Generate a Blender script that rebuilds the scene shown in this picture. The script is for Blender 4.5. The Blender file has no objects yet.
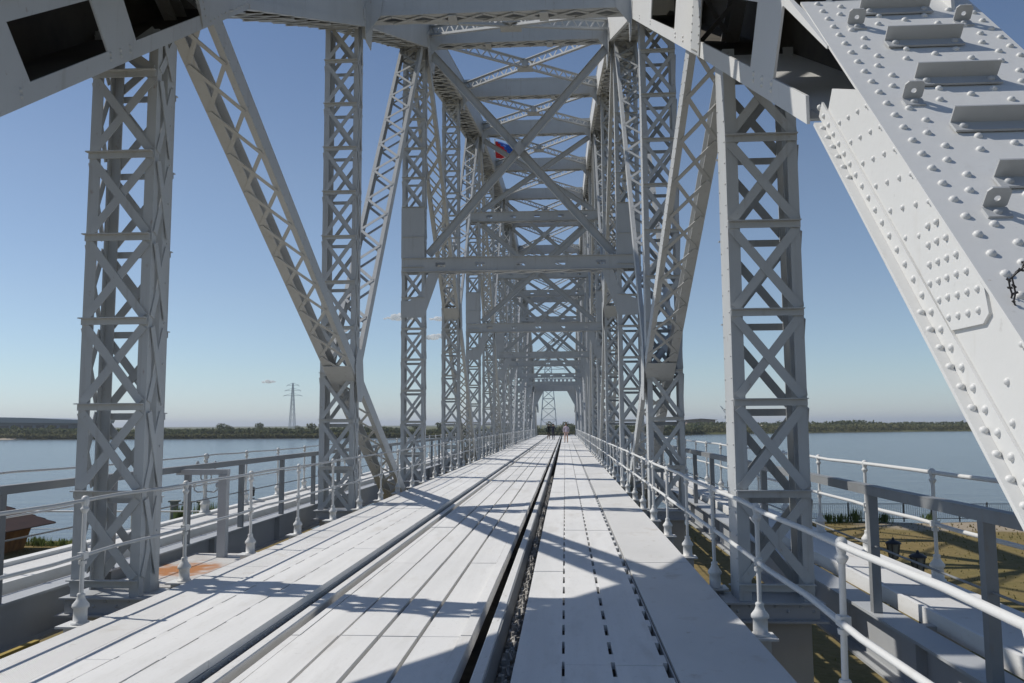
import bpy, bmesh, math, random
from mathutils import Vector, Matrix
random.seed(7)
V = Vector
SC = bpy.context.scene
COL = SC.collection
R = math.radians

# ------------------------------------------------------------------ helpers
class MB:
    """collects solids and links them as one mesh object"""
    def __init__(s): s.v=[]; s.f=[]; s.sm=[]; s.mi=[]; s.m=0
    def _add(s, vs, fs, smooth=False):
        b=len(s.v); s.v+= [tuple(x) for x in vs]
        for f in fs:
            s.f.append(tuple(b+i for i in f)); s.sm.append(smooth); s.mi.append(s.m)
    def hexa(s, a):   # a: 8 points, bottom loop 0-3, top loop 4-7
        s._add(a, [(3,2,1,0),(4,5,6,7),(0,1,5,4),(1,2,6,5),(2,3,7,6),(3,0,4,7)])
    def box(s, x0,x1,y0,y1,z0,z1):
        s.hexa([(x0,y0,z0),(x1,y0,z0),(x1,y1,z0),(x0,y1,z0),(x0,y0,z1),(x1,y0,z1),(x1,y1,z1),(x0,y1,z1)])
    def bar(s, p,q,w,t,n):
        p=V(p);q=V(q);d=(q-p)
        if d.length<1e-6: return
        d.normalize(); n=V(n); n=(n-d*n.dot(d))
        if n.length<1e-6: n=d.orthogonal()
        n.normalize(); k=d.cross(n); k*=w/2; n=n*(t/2)
        s.hexa([p-k-n,p+k-n,q+k-n,q-k-n,p-k+n,p+k+n,q+k+n,q-k+n])
    def prism(s, pts, ext):
        pts=[V(p) for p in pts]; e=V(ext); n=len(pts)
        s._add(pts+[p+e for p in pts], [tuple(range(n))[::-1], tuple(range(n,2*n))]+[(i,(i+1)%n,n+(i+1)%n,n+i) for i in range(n)])
    def tube(s, path, r, n=8, smooth=True, r2=None, cap=True):
        path=[V(p) for p in path]; m=len(path); rings=[]
        for i,p in enumerate(path):
            d=(path[min(i+1,m-1)]-path[max(i-1,0)]).normalized()
            a=d.cross(V((0,0,1)))
            if a.length<.01: a=d.cross(V((1,0,0)))
            a.normalize(); b=a.cross(d)
            rr=r if r2 is None else r+(r2-r)*i/(m-1)
            rings.append([p+a*math.cos(2*math.pi*k/n)*rr+b*math.sin(2*math.pi*k/n)*rr for k in range(n)])
        vs=[x for rg in rings for x in rg]; fs=[]
        for i in range(m-1):
            for k in range(n): fs.append((i*n+k,i*n+(k+1)%n,(i+1)*n+(k+1)%n,(i+1)*n+k))
        s._add(vs,fs,smooth)
        if cap: s._add(vs,[tuple(range(n))[::-1],tuple(range((m-1)*n,m*n))],False)
    def lathe(s, c, prof, n=12, ax=V((0,0,1))):
        c=V(c); a=ax.orthogonal().normalized(); b=ax.cross(a); m=len(prof)
        vs=[c+ax*z+(a*math.cos(2*math.pi*k/n)+b*math.sin(2*math.pi*k/n))*r for r,z in prof for k in range(n)]
        fs=[(i*n+k,i*n+(k+1)%n,(i+1)*n+(k+1)%n,(i+1)*n+k) for i in range(m-1) for k in range(n)]
        s._add(vs,fs,True)
        s._add(vs,[tuple(range(n))[::-1],tuple(range((m-1)*n,m*n))],False)
    def dome(s, p, n, r, h=None):
        h=h or r*.8
        s.lathe(p,[(r,-.003),(r*.92,h*.42),(r*.62,h*.82),(r*.22,h)],10,V(n).normalized())
    def build(s, name, mats, parent=None, label=None):
        me=bpy.data.meshes.new(name); me.from_pydata(s.v,[],s.f)
        if not isinstance(mats,(list,tuple)): mats=[mats]
        for m in mats: me.materials.append(m)
        me.polygons.foreach_set('use_smooth',s.sm); me.polygons.foreach_set('material_index',s.mi)
        me.update()
        o=bpy.data.objects.new(name,me); COL.objects.link(o)
        if parent: attach(o,parent)
        if label: o['label']=label
        return o

def wloc(o):
    return (wloc(o.parent) if o.parent else V((0,0,0)))+ (o.location if not o.get('_w') else V((0,0,0)))
def attach(o,parent):
    o.parent=parent
    w=ABS.get(parent.name)
    if w is None: w=V((0,0,0))
    o.matrix_parent_inverse=Matrix.Translation(-w)
    ABS[o.name]=V((0,0,0))
ABS={}
def thing(name,label,cat,loc=(0,0,0),group=None):
    o=bpy.data.objects.new(name,None); COL.objects.link(o); o.location=loc; o.empty_display_size=.3
    ABS[o.name]=V(loc); o['label']=label; o['category']=cat
    if group: o['group']=group
    return o
def tag(o,label,cat,group=None,kind=None):
    o['label']=label; o['category']=cat
    if group: o['group']=group
    if kind: o['kind']=kind
    return o
def inst(mesh_obj,name,loc,parent):   # linked copy of a part at a world place
    c=mesh_obj.copy(); c.name=name; COL.objects.link(c); c.location=loc
    attach(c,parent); return c

# ------------------------------------------------------------------ materials
def mat(name, base, rough=.55, metal=0., noise=None, bump=None, extra=None, spec=.5):
    """noise: list of (scale xyz, lo, hi, colour, amount); bump: (scale, strength, dist)"""
    m=bpy.data.materials.new(name); m.use_nodes=True; nt=m.node_tree; N=nt.nodes; L=nt.links
    b=N['Principled BSDF']; b.inputs['Roughness'].default_value=rough; b.inputs['Metallic'].default_value=metal
    b.inputs['Specular IOR Level'].default_value=spec
    geo=N.new('ShaderNodeNewGeometry'); col=None
    rgb=N.new('ShaderNodeRGB'); rgb.outputs[0].default_value=(*base,1); col=rgb.outputs[0]
    for (sc,lo,hi,c,amt) in (noise or []):
        mp=N.new('ShaderNodeMapping'); mp.inputs['Scale'].default_value=sc if isinstance(sc,(tuple,list)) else (sc,)*3
        L.new(geo.outputs['Position'],mp.inputs['Vector'])
        t=N.new('ShaderNodeTexNoise'); t.inputs['Scale'].default_value=1; t.inputs['Detail'].default_value=6; t.inputs['Roughness'].default_value=.62
        L.new(mp.outputs[0],t.inputs['Vector'])
        mr=N.new('ShaderNodeMapRange'); mr.inputs['From Min'].default_value=lo; mr.inputs['From Max'].default_value=hi
        mr.inputs['To Max'].default_value=amt; L.new(t.outputs['Fac'],mr.inputs['Value'])
        mx=N.new('ShaderNodeMix'); mx.data_type='RGBA'; mx.inputs[7].default_value=(*c,1)
        L.new(mr.outputs[0],mx.inputs[0]); L.new(col,mx.inputs[6]); col=mx.outputs[2]
    L.new(col,b.inputs['Base Color'])
    if bump:
        sc,st,di=bump
        mp=N.new('ShaderNodeMapping'); mp.inputs['Scale'].default_value=sc if isinstance(sc,(tuple,list)) else (sc,)*3
        L.new(geo.outputs['Position'],mp.inputs['Vector'])
        t=N.new('ShaderNodeTexNoise'); t.inputs['Scale'].default_value=1; t.inputs['Detail'].default_value=5
        L.new(mp.outputs[0],t.inputs['Vector'])
        bp=N.new('ShaderNodeBump'); bp.inputs['Strength'].default_value=st; bp.inputs['Distance'].default_value=di
        L.new(t.outputs['Fac'],bp.inputs['Height']); L.new(bp.outputs[0],b.inputs['Normal'])
    if extra: extra(nt,b,geo,col)
    return m

INNER_SHADE=None
RUST=(.20,.10,.05); GRIME=(.22,.20,.17)
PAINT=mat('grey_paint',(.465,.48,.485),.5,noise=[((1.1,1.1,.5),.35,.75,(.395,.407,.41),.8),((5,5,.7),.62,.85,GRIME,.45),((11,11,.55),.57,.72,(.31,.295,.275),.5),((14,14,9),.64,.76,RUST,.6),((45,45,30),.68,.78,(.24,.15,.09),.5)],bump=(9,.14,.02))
INNER_SHADE=mat('painted_inner_shade',(.085,.075,.06),.8,noise=[(3,.4,.7,(.05,.045,.04),.8)])  # shade inside the closed chord, put into a dirty tan colour
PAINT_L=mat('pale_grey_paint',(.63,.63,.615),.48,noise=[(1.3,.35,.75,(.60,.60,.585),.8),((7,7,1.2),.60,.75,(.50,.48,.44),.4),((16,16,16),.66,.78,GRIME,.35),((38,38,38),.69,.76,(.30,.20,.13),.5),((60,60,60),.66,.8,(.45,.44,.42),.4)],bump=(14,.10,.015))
PAINT_D=mat('grey_girder_paint',(.42,.432,.44),.5,noise=[(2,.35,.75,(.35,.36,.37),.8),((6,6,1),.62,.85,GRIME,.5)],bump=(9,.1,.02))
DECKW=mat('white_deck_paint',(.74,.733,.715),.65,noise=[((.9,.35,1),.38,.70,(.65,.65,.645),.9),((5,1.1,5),.52,.78,(.52,.51,.48),.6),((3.1,.06,1),.45,.66,(.60,.595,.58),.5),((2.2,.5,2),.57,.72,(.50,.47,.42),.55),((22,14,22),.60,.78,(.40,.38,.35),.5),((90,60,90),.6,.8,(.6,.6,.58),.5)],bump=((30,12,30),.15,.01))
def checker(nt,b,geo,col):
    N=nt.nodes;L=nt.links
    outs=[]
    for ang in (R(45),R(-45)):
        mp=N.new('ShaderNodeMapping'); mp.inputs['Rotation'].default_value=(0,0,ang); mp.inputs['Scale'].default_value=(1,1,1)
        L.new(geo.outputs['Position'],mp.inputs['Vector'])
        w=N.new('ShaderNodeTexWave'); w.inputs['Scale'].default_value=26; w.inputs['Distortion'].default_value=.3
        L.new(mp.outputs[0],w.inputs['Vector']); outs.append(w.outputs['Fac'])
    mu=N.new('ShaderNodeMath'); mu.operation='MULTIPLY'; L.new(outs[0],mu.inputs[0]); L.new(outs[1],mu.inputs[1])
    bp=N.new('ShaderNodeBump'); bp.inputs['Strength'].default_value=.55; bp.inputs['Distance'].default_value=.006
    L.new(mu.outputs[0],bp.inputs['Height']); L.new(bp.outputs[0],b.inputs['Normal'])
CHECK=mat('white_checker_plate',(.69,.683,.665),.6,noise=[((1,.5,1),.35,.7,(.60,.595,.58),.9),((2.1,1.5,2),.58,.74,(.40,.34,.26),.6),((7,7,7),.64,.75,(.28,.20,.12),.55),((30,30,30),.6,.8,(.5,.48,.45),.4)],extra=checker)
ANGLE=mat('dull_grey_paint',(.24,.25,.255),.55,noise=[(3,.35,.75,(.19,.195,.20),.8),((11,11,3),.6,.78,(.22,.16,.11),.5)],bump=(9,.1,.02))
DARK=mat('underdeck_shade',(.05,.048,.045),.9,noise=[(6,.4,.7,(.10,.09,.08),.8)])  # near black, stands in for the shade below the planks
RAILM=mat('rail_steel_painted',(.72,.715,.70),.5,noise=[((3,.6,3),.4,.7,(.60,.59,.57),.8),((20,6,20),.6,.8,(.2,.15,.1),.5)])
FAST=mat('grimy_fastener',(.40,.39,.37),.6,noise=[(25,.4,.7,(.20,.18,.16),.8),(9,.55,.75,(.55,.54,.52),.8)])
def rust_blob(nt,b,geo,col):
    N=nt.nodes;L=nt.links
    vd=N.new('ShaderNodeVectorMath'); vd.operation='DISTANCE'; vd.inputs[1].default_value=(-5.05,10.95,-.22); L.new(geo.outputs['Position'],vd.inputs[0])
    t=N.new('ShaderNodeTexNoise'); t.inputs['Scale'].default_value=5; t.inputs['Detail'].default_value=9; L.new(geo.outputs['Position'],t.inputs['Vector'])
    ad=N.new('ShaderNodeMath'); ad.operation='MULTIPLY_ADD'; ad.inputs[1].default_value=1.1; L.new(t.outputs['Fac'],ad.inputs[0]); L.new(vd.outputs['Value'],ad.inputs[2])
    mr=N.new('ShaderNodeMapRange'); mr.inputs['From Min'].default_value=1.20; mr.inputs['From Max'].default_value=.85; L.new(ad.outputs[0],mr.inputs['Value'])
    mx=N.new('ShaderNodeMix'); mx.data_type='RGBA'; mx.inputs[7].default_value=(.38,.155,.045,1); L.new(mr.outputs[0],mx.inputs[0]); L.new(col,mx.inputs[6]); L.new(mx.outputs[2],b.inputs['Base Color'])
RUSTY=mat('rusty_plate',(.52,.51,.49),.8,noise=[(3,.45,.7,(.38,.36,.33),.8),(14,.6,.8,(.30,.20,.12),.5)],extra=rust_blob)
YELLOW=mat('yellow_strip',(.38,.28,.06),.6,noise=[(7,.5,.8,(.25,.18,.05),.7)])
BLACK=mat('black_iron',(.02,.02,.022),.5)
TRUNK=mat('bark',(.08,.06,.045),.9)
LEAF=mat('foliage',(.10,.125,.06),.8,noise=[((.05,.05,.15),.35,.65,(.13,.135,.07),.9),((.4,.4,.4),.4,.7,(.07,.082,.045),.8)],spec=.2)
LEAF2=mat('marsh_foliage',(.17,.17,.085),.8,noise=[((.03,.03,.2),.35,.65,(.14,.15,.07),.9),((.5,.5,.5),.4,.7,(.20,.19,.10),.6)],spec=.2)
GRASSM=mat('dry_grass_blades',(.19,.155,.065),.85,noise=[((.25,.25,.25),.4,.65,(.15,.15,.055),.9)],spec=.2)
WEED=mat('weed_leaves',(.11,.15,.05),.8,spec=.2)

for m_ in (LEAF,LEAF2,GRASSM,WEED):
    nt=m_.node_tree; b=nt.nodes['Principled BSDF']; tr=nt.nodes.new('ShaderNodeBsdfTranslucent'); mx=nt.nodes.new('ShaderNodeMixShader'); mx.inputs[0].default_value=.45
    nt.links.new(b.inputs['Base Color'].links[0].from_socket,tr.inputs['Color']); nt.links.new(b.outputs[0],mx.inputs[1]); nt.links.new(tr.outputs[0],mx.inputs[2]); nt.links.new(mx.outputs[0],nt.nodes['Material Output'].inputs['Surface'])
# ------------------------------------------------------------------ frame of the bridge
XC=-1.39                      # centre line of the bridge; camera stands right of it
INN=3.04                      # inner face of a truss from the centre line
YS=[8.85+9*i for i in range(14)]
def low_profile(side):        # underside of the top chord, from the portal node on
    k=5.65 if side>0 else 5.85
    z=[k,10.65,14.3,16.06,17.5,18.25,18.8]
    z=z+z[::-1]
    return z
TZ={s:low_profile(s) for s in (1,-1)}
def X(side,off): return XC+side*(INN+off)   # off: metres outwards of the inner face

bridge=thing('truss_bridge','pale grey riveted steel truss bridge with lattice columns framing the white deck','bridge',(XC,8.85,0))

# ------------------------------------------------------------------ top chord
PROUD=-.08
def chord_nodes(s):
    n=[(5.41,3.60)]+[(Y+.19,z) for Y,z in zip(YS,TZ[s])]+[(134.65+5.0,3.60)]
    if s<0: n[1]=(11.0,7.46)
    return n
def zlow(s,y):
    n=chord_nodes(s)
    for (a,za),(b,zb) in zip(n,n[1:]):
        if y<=b: return za+(zb-za)*(y-a)/(b-a)
    return n[-1][1]
# ------------------------------------------------------------------ lattice members
def member(name, side, P, Q, width, depth, seg, fl=.12, lat='x', mat_=PAINT, off=.0, bw=.1,hbars=True, lac_name='lacing', start=None, faces=(1,-1)):
    """Two channels facing each other, laced on both faces. P,Q = (Y,z) centres."""
    p=V((0,*P)); q=V((0,*Q)); d=(q-p); Ln=d.length; d.normalize(); n=V((0,-d.z,d.y))     # n: perpendicular in the truss plane
    if abs(d.z)>.99: n=V((0,-1,0))
    m=MB(); x0=X(side,off); x1=X(side,off+width); t=.022
    sx=side
    for xx,s in ((x0,1),(x1,-1)):
        cx=xx+sx*s*t/2; a=V((cx,p.y,p.z)); b=V((cx,q.y,q.z))
        m.bar(a,b,depth,t,(1,0,0))
        for e in (1,-1):
            o=n*(e*(depth/2-.008)); fw_=fl if (s<0 or fl<.14) else .07; fx=V((xx+sx*s*(t+fw_/2),0,0))
            m.bar(V((fx.x,p.y,p.z))+o, V((fx.x,q.y,q.z))+o, fw_,.016, n)
    o=m.build(name,mat_,bridge)
    l=MB()
    if start is None:
        ns=max(1,round(Ln/seg)); us=[Ln*k/ns for k in range(ns+1)]
    else:
        us=([0.] if start>.3 else [])+[start+seg*k for k in range(int((Ln-start)/seg)+1)]
        us.append(us[-1]+seg)
    ns=len(us)-1
    xa=x0+sx*(t+.035); xb=x1-sx*(t+.035)
    for e in faces:
        oo=n*(e*(depth/2+.006))
        for i in range(ns):
            u0=p+d*us[i]+oo; u1=p+d*us[i+1]+oo
            g=d*(.07 if hbars else 0)
            if lat=='x':
                l.bar(V((xa,*(u0+g).yz)),V((xb,*(u1-g).yz)),bw,.011,n)
                oo2=n*(e*.0125)
                l.bar(V((xb,*(u0+g+oo2).yz)),V((xa,*(u1-g+oo2).yz)),bw,.011,n)
            else:
                A,B=(xa,xb) if i%2==0 else (xb,xa)
                l.bar(V((A,*u0.yz)),V((B,*u1.yz)),bw,.011,n)
            if hbars:
                w=u0+d*(.035 if e<0 else -.0)+n*(e*.018)
                l.bar(V((x0+sx*.004,*w.yz)),V((x1-sx*.004,*w.yz)),.085,.014,n)
                w2=w+d*.035+n*(e*.032)
                l.bar(V((x0-sx*.02*(e<0),*w2.yz)),V((x1-sx*.004,*w2.yz)),.014,.06,n)
    l.build(lac_name,mat_,o)
    return o

def column(s,Y,ztop,near):
    """web plate on the west side, two corner angles on the other, laced on the three open faces"""
    xa,xb=sorted((X(s,.09),X(s,.84))); y0,y1=Y,Y+.44; z0=-.14; t=.018; fl=.125 if near else .11
    m=MB()
    if s>0: m.box(xa,xa+t,y0+.012,y1-.012,z0,ztop)
    else:
        m.box(xa,xa+t,y0+.0165,y0+.08,z0,ztop); m.box(xa,xa+t,y1-.08,y1-.0165,z0,ztop)
    for ya in (y0,y1-.016): m.box(xa+.0005,xa+fl,ya,ya+.016,z0,ztop)
    for ya,f in ((y0,1),(y1-.016,-1)):
        m.box(xb-fl*.85,xb,ya,ya+.016,z0,ztop)
        w=.10 if f>0 else .19
        a,b=(ya+.0165,ya+w) if f>0 else (ya-w+.016,ya-.0005)
        m.box(xb-t,xb-.001,a,b,z0,ztop)
        if f<0: m.box(xb-.085,xb-t-.001,a+.001,a+.017,z0,ztop)
    o=m.build('lattice_column',PAINT,bridge)
    pitch=.932 if near else 1.0; st=0. if near else -.25; bw=.092 if near else .085
    zs=[]; z=st
    while z<ztop+pitch: zs.append(z); z+=pitch
    faces=[(V((xa+.05,y0-.007,0)),V((xb-.05,y0-.007,0)),V((0,-1,0)),0.),(V((xa+.05,y1+.007,0)),V((xb-.05,y1+.007,0)),V((0,1,0)),-.10),(V((xb+.007,y0+.06,0)),V((xb+.007,y1-.09,0)),V((1,0,0)),.0)]
    if s<0: faces.append((V((xa-.007,y0+.06,0)),V((xa-.007,y1-.06,0)),V((-1,0,0)),.0))
    for k,(A,B,n,dz) in enumerate(faces):
        l=MB()
        for a,b in zip(zs,zs[1:]):
            if a+dz>ztop-.1: continue
            g=.055
            za,zb_=V((0,0,max(a+dz+g,z0))),V((0,0,min(b+dz-g,ztop-.01)))
            w=bw if k<2 else .085
            l.bar(A+za,B+zb_,w,.010,n); l.bar(B+za+n*.0115,A+zb_+n*.0115,w,.010,n)
            zz=V((0,0,a+dz)); 
            if a+dz<z0 or a+dz>ztop-.06: continue
            if k<2:
                ov=(B-A).normalized()*.045
                l.bar(A-ov+zz+n*.020,B+ov+zz+n*.020,.075,.012,n)
                l.bar(A-ov*1.3+zz+n*.048+V((0,0,.034)),B+ov+zz+n*.048+V((0,0,.034)),.05,.011,(0,0,1))
        l.build('lacing',PAINT,o)
    return o
for s in (1,-1):
    for i,Y in enumerate(YS):
        near=(i==0)
        zt_=zlow(s,Y+.19)+(.015 if i in (0,1,12,13) else .30)
        col=column(s,Y-.02,zt_,near)
        if i<2:
            rv=MB(); z=.05; xs_=sorted((X(s,.09),X(s,.84))); xx=xs_[0] if s>0 else xs_[1]
            while z<zt_-.4:
                if s>0:
                    for dy in (.03,.37): rv.dome((xx,Y+dy,z),(-1,0,0),.013)
                else: rv.dome((xx,Y+.33,z),(1,0,0),.013)
                z+=.23
            rv.build('rivets',PAINT,col)
        # base: riveted shoe on the floor beam
        b=MB(); xa,xb=sorted((X(s,-.06),X(s,.92)))
        b.box(xa,xb,Y-.10,Y+.48,-.16,-.141); b.box(xa+.05,xb-.05,Y-.06,Y+.44,-.31,-.162); b.box(xa-.02,xb+.02,Y-.13,Y+.5,-.332,-.312)
        b.box(xa+.12,xb-.12,Y+.0,Y+.4,-1.9,-.334)
        if i<3:
            for k in range(7): b.dome((xa+.12+k*.125,Y-.06,-.23+(k%2)*.05),(0,-1,0),.017)
        b.build('column_shoe',PAINT_D,bridge)
# diagonals, sub-struts, counters
def mirror(P): return (134.65-P[0]-.05+.05, P[1])
for s in (1,-1):
    diags=[((9.3,7.42),(24.2,-.62)),((26.95,TZ[s][2]+.3),(44.0,-1.0)),((44.95,TZ[s][4]+.3),(61.9,-1.0))]
    for k,(a,b) in enumerate(diags):
        dep=.30 if k==0 else .34
        for mr in (0,1):
            A,B=(a,b) if not mr else (mirror(a),mirror(b))
            m=member('diagonal_brace',s,A,B,.62 if k==0 else .70,dep,.80 if k==0 else .9,fl=.15 if k==0 else .10,off=.035 if k==0 else .05,bw=.062,hbars=False,faces=((-1,) if not mr else (1,)) if k==0 else (1,-1))
            if k==0 and not mr:
                rv=MB(); p=V((0,*A)); q=V((0,*B)); d=(q-p).normalized(); n=V((0,-d.z,d.y)); u=.4
                while u<15:
                    for e in (-.11,.11): 
                        w=p+d*u+n*e; rv.dome((X(s,.035),w.y,w.z),(-s,0,0),.014)
                    u+=.2
                rv.build('rivets',PAINT,m)
            # mid node plates
            t=(YS[1+2*k]+.19-a[0])/(b[0]-a[0]); mz=a[1]+(b[1]-a[1])*t; my=YS[1+2*k]+.19
            if mr: my=mirror((my,0))[0]
            g=MB(); dd=(V((0,*B))-V((0,*A))).normalized(); nn=V((0,-dd.z,dd.y)); xm=X(s,.35 if k==0 else .40)
            c=V((xm,my,mz))
            e=-1 if not mr else 1
            oo=nn*(e*(dep/2+.032)); g.bar(c-dd*.72+oo,c+oo,.58,.012,nn)
            xx=X(s,.012); f_=1 if not mr else -1
            g.prism([V((xx,my-.40,mz-.05+.25*f_)),V((xx,my-.16,mz-.55)),V((xx,my+.16,mz-.55)),V((xx,my+.40,mz-.05-.25*f_)),V((xx,my+.2,mz+.6)),V((xx,my-.2,mz+.6))],(s*.010,0,0))
            g.build('node_gusset',PAINT,bridge)
            top=(YS[2+2*k]-.25,TZ[s][2+2*k]+.2); bt=(YS[1+2*k]+.5,mz+.35)
            if mr: top=mirror(top); bt=(my-.31,mz+.35)
            member('sub_strut',s,bt,top,.70,.26,.62,fl=.07,off=.075,bw=.075,hbars=False,lat='z')
    # counters of the middle panel
    for a,b in (((62.9,-.6),(71.9,18.9)),((62.9,18.9),(71.9,-.6))):
        member('diagonal_brace',s,a,b,.62,.26,.9,fl=.08,off=.115,bw=.06,hbars=False)

CD=.95
WIN={1:[(5.75,6.12),(6.83,9.72),(11.24,14.1)],-1:[(6.40,7.52),(8.03,9.50)]}
for s in (1,-1):
    nd=chord_nodes(s)
    for k in range(len(nd)-1):
        (y0,z0),(y1,z1)=nd[k],nd[k+1]
        m=MB(); xi=X(s,PROUD); xo=X(s,.92)
        d=V((0,y1-y0,z1-z0)).normalized(); up=V((0,0,CD))
        def quad(x,ya,yb,ha,hb,t):
            def zz(y): return z0+(z1-z0)*(y-y0)/(y1-y0)
            m.prism([(x,ya,zz(ya)+ha),(x,yb,zz(yb)+ha),(x,yb,zz(yb)+hb),(x,ya,zz(ya)+hb)],(s*t,0,0))
        quad(xo,y0,y1,0,CD,-.022)
        if k<2:
            m.m=1; quad(xo-s*.024,y0 if (s<0 or k) else 6.2,y1,.03,CD-.01,-.004); m.m=0  # thin added sheet that darkens the chord behind its windows
        if k==0: m.m=0; m.prism([(xo-s*.001,4.4,3.02),(xo-s*.001,5.41,3.60),(xo-s*.001,5.41,4.25),(xo-s*.001,4.4,3.22)],(-s*.02,0,0)); m.m=0
        wins=[(max(a,y0+.02),min(b,y1)) for a,b in WIN[s] if a<y1 and b>y0] if k<2 else []
        if wins:
            quad(xi,y0 if k else 5.33,y1,0,.19,.02); quad(xi,max(y0,5.75),y1,.77,CD,.02)
            quad(xi+s*.02,max(y0,5.75),y1,CD-.12,CD-.002,.1)
            if k==0:
                xe=X(s,-.022); m.prism([(xe,5.06,3.93),(xe,5.05,3.945),(xe,5.4,4.305),(xi,5.748,4.66),(xi,5.748,4.56)],(s*.02,0,0))
            edges=[y0 if k else None]; cur=y0 if k else wins[0][0]
            if k==0 and s<0: cur=5.5
            def zz(y): return z0+(z1-z0)*(y-y0)/(y1-y0)
            lean=-.33
            spans=[]
            for a,b in wins:
                if a>cur+.03: spans.append((cur,a))
                cur=b
            if cur<y1-.03: spans.append((cur,y1))
            for a,b in spans:
                ea=lean if a>y0+.01 else 0; eb=lean if b<y1-.01 else 0
                def tp(y,e): return (xi+s*.0006,y+e,zz(y+e)+.772)
                m.prism([(xi+s*.0006,a,zz(a)+.188),(xi+s*.0006,b,zz(b)+.188),tp(b,eb),tp(a,ea)],(s*.018,0,0))
                # rivets on the batten ends
                for yy in (a+.08,b-.08,(a+b)/2):
                    for hh in (.08,.13):
                        m.dome((xi,yy-hh*.3,zz(yy)+hh),(-s,0,0),.02)
        else:
            quad(xi,y0,y1,0,CD,.022)
            m.bar((xi-s*.004,y0,z0+.07),(xi-s*.004,y1,z1+.07),.13,.012,(1,0,0))
        # top cover and bottom angles
        m.prism([(xi-s*.02,y0 if k else 5.62,(z0+(z1-z0)*(((y0 if k else 5.62)-y0)/(y1-y0)))+CD+.003),(xi-s*.02,y1,z1+CD+.003),(xo+s*.03,y1,z1+CD+.003),(xo+s*.03,y0 if k else 5.62,(z0+(z1-z0)*(((y0 if k else 5.62)-y0)/(y1-y0)))+CD+.003)],(0,0,.02))
        for xa,xb in ((xi+s*.024,xi+s*.15),(xo-s*.024,xo-s*.15)):
            m.prism([(xa,y0,z0+.002),(xa,y1,z1+.002),(xb,y1,z1+.002),(xb,y0,z0+.002)],(0,0,.018))
        yb=y1 if (k==0 or (k==1 and s>0)) else None
        if yb:
            m.m=0 if (s>0 and k==0) else 1  # bottom plate mostly takes the painted inner shade too
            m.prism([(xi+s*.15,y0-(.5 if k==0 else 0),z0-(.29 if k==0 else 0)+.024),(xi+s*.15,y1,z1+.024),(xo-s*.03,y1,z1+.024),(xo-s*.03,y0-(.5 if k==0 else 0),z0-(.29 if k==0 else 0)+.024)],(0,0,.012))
        ch=m.build('top_chord',[PAINT if s<0 else PAINT_L,INNER_SHADE],bridge)  # right chord paler than the left, its sunlit look put into the colour
        if yb: continue
        l=MB(); Ln=math.hypot(y1-y0,z1-z0); n=max(2,round(Ln/.75)); nv=V((0,-d.z,d.y)); base=V((0,y0,z0))
        for i in range(n):
            u0=base+d*(Ln*i/n)-nv*.012; u1=base+d*(Ln*(i+1)/n)-nv*.012
            A,B=xi+s*.08,xo-s*.08
            l.bar(V((A,*u0.yz)),V((B,*u1.yz)),.085,.012,nv); w=nv*-.0125
            l.bar(V((B,*(u0+w).yz)),V((A,*(u1+w).yz)),.085,.012,nv)
            if i%3==0: l.bar(V((A,*u0.yz))-nv*.03,V((B,*u0.yz))-nv*.03,.16,.012,nv)
        l.build('lacing',PAINT,ch)
    # gusset plates at the main nodes, on the inner face of the truss
    for i,Y in enumerate(YS):
        z=TZ[s][i]; g=MB(); x=X(s,PROUD-.016) ; yy=Y+.19
        if i in (0,13):
            f=1 if i==0 else -1
            q=lambda e,h:(yy+e*f,zlow(s,yy+e*f)+h)
            pts=[q(.50,.03),q(1.25,.08),q(1.42,.06),q(2.02,.10),q(2.05,.74),q(.25,.70)] if s<0 else [q(.2,.02),q(.75,.02),q(.42,.74),q(-.1,.74)]
        elif i%2==0 :
            f=1 if i<7 else -1
            pts=[(yy-1.0,zlow(s,yy-1.0)+.45),(yy-.5,z-.75),(yy+.5,z-.75),(yy+1.0,zlow(s,yy+1)+.45),(yy,z+CD*.85)]
        else:
            pts=[(yy-.5,zlow(s,yy-.5)+.4),(yy-.24,z-.45),(yy+.24,z-.45),(yy+.5,zlow(s,yy+.5)+.4),(yy,z+CD*.8)]
        g.prism([(x,a,b) for a,b in pts],(s*.013,0,0))
        if i<3:
            for k in range(len(pts)):
                (a,b),(c,d_)=pts[k],pts[(k+1)%len(pts)]
                cy=sum(p[0] for p in pts)/len(pts); cz=sum(p[1] for p in pts)/len(pts)
                for t in range(1,6):
                    py=a+(c-a)*t/6; pz=b+(d_-b)*t/6; g.dome((x,py+(cy-py)*.12,pz+(cz-pz)*.12),(-s,0,0),.016)
        g.build('chord_gusset',PAINT,bridge)

# ------------------------------------------------------------------ end posts
AL=math.atan(1.0318725); DE=V((0,math.cos(AL),math.sin(AL))); NE=V((0,-math.sin(AL),math.cos(AL)))
def step_long(s,c):
    """angle-iron step lying on the cover plate, c = (x,u)"""
    b=MB(); base=V((0,3.11,1.95))+DE*c[1]
    x0=c[0]; x1=c[0]+.445
    P0=lambda x,u,h: V((x,base.y,base.z))+DE*u+NE*h
    b.hexa([P0(x0,-.085,.008),P0(x1,-.085,.008),P0(x1,0,.008),P0(x0,0,.008),P0(x0,-.085,.02),P0(x1,-.085,.02),P0(x1,0,.02),P0(x0,0,.02)])
    b.hexa([P0(x0,-.0,.008),P0(x1,-.0,.008),P0(x1,.012,.008),P0(x0,.012,.008),P0(x0,-.0,.105),P0(x1,-.0,.105),P0(x1,.012,.105),P0(x0,.012,.105)])
    b.dome(P0(x0+.05,-.045,.02),NE,.022); b.dome(P0(x1-.05,-.045,.02),NE,.022)
    return b
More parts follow.
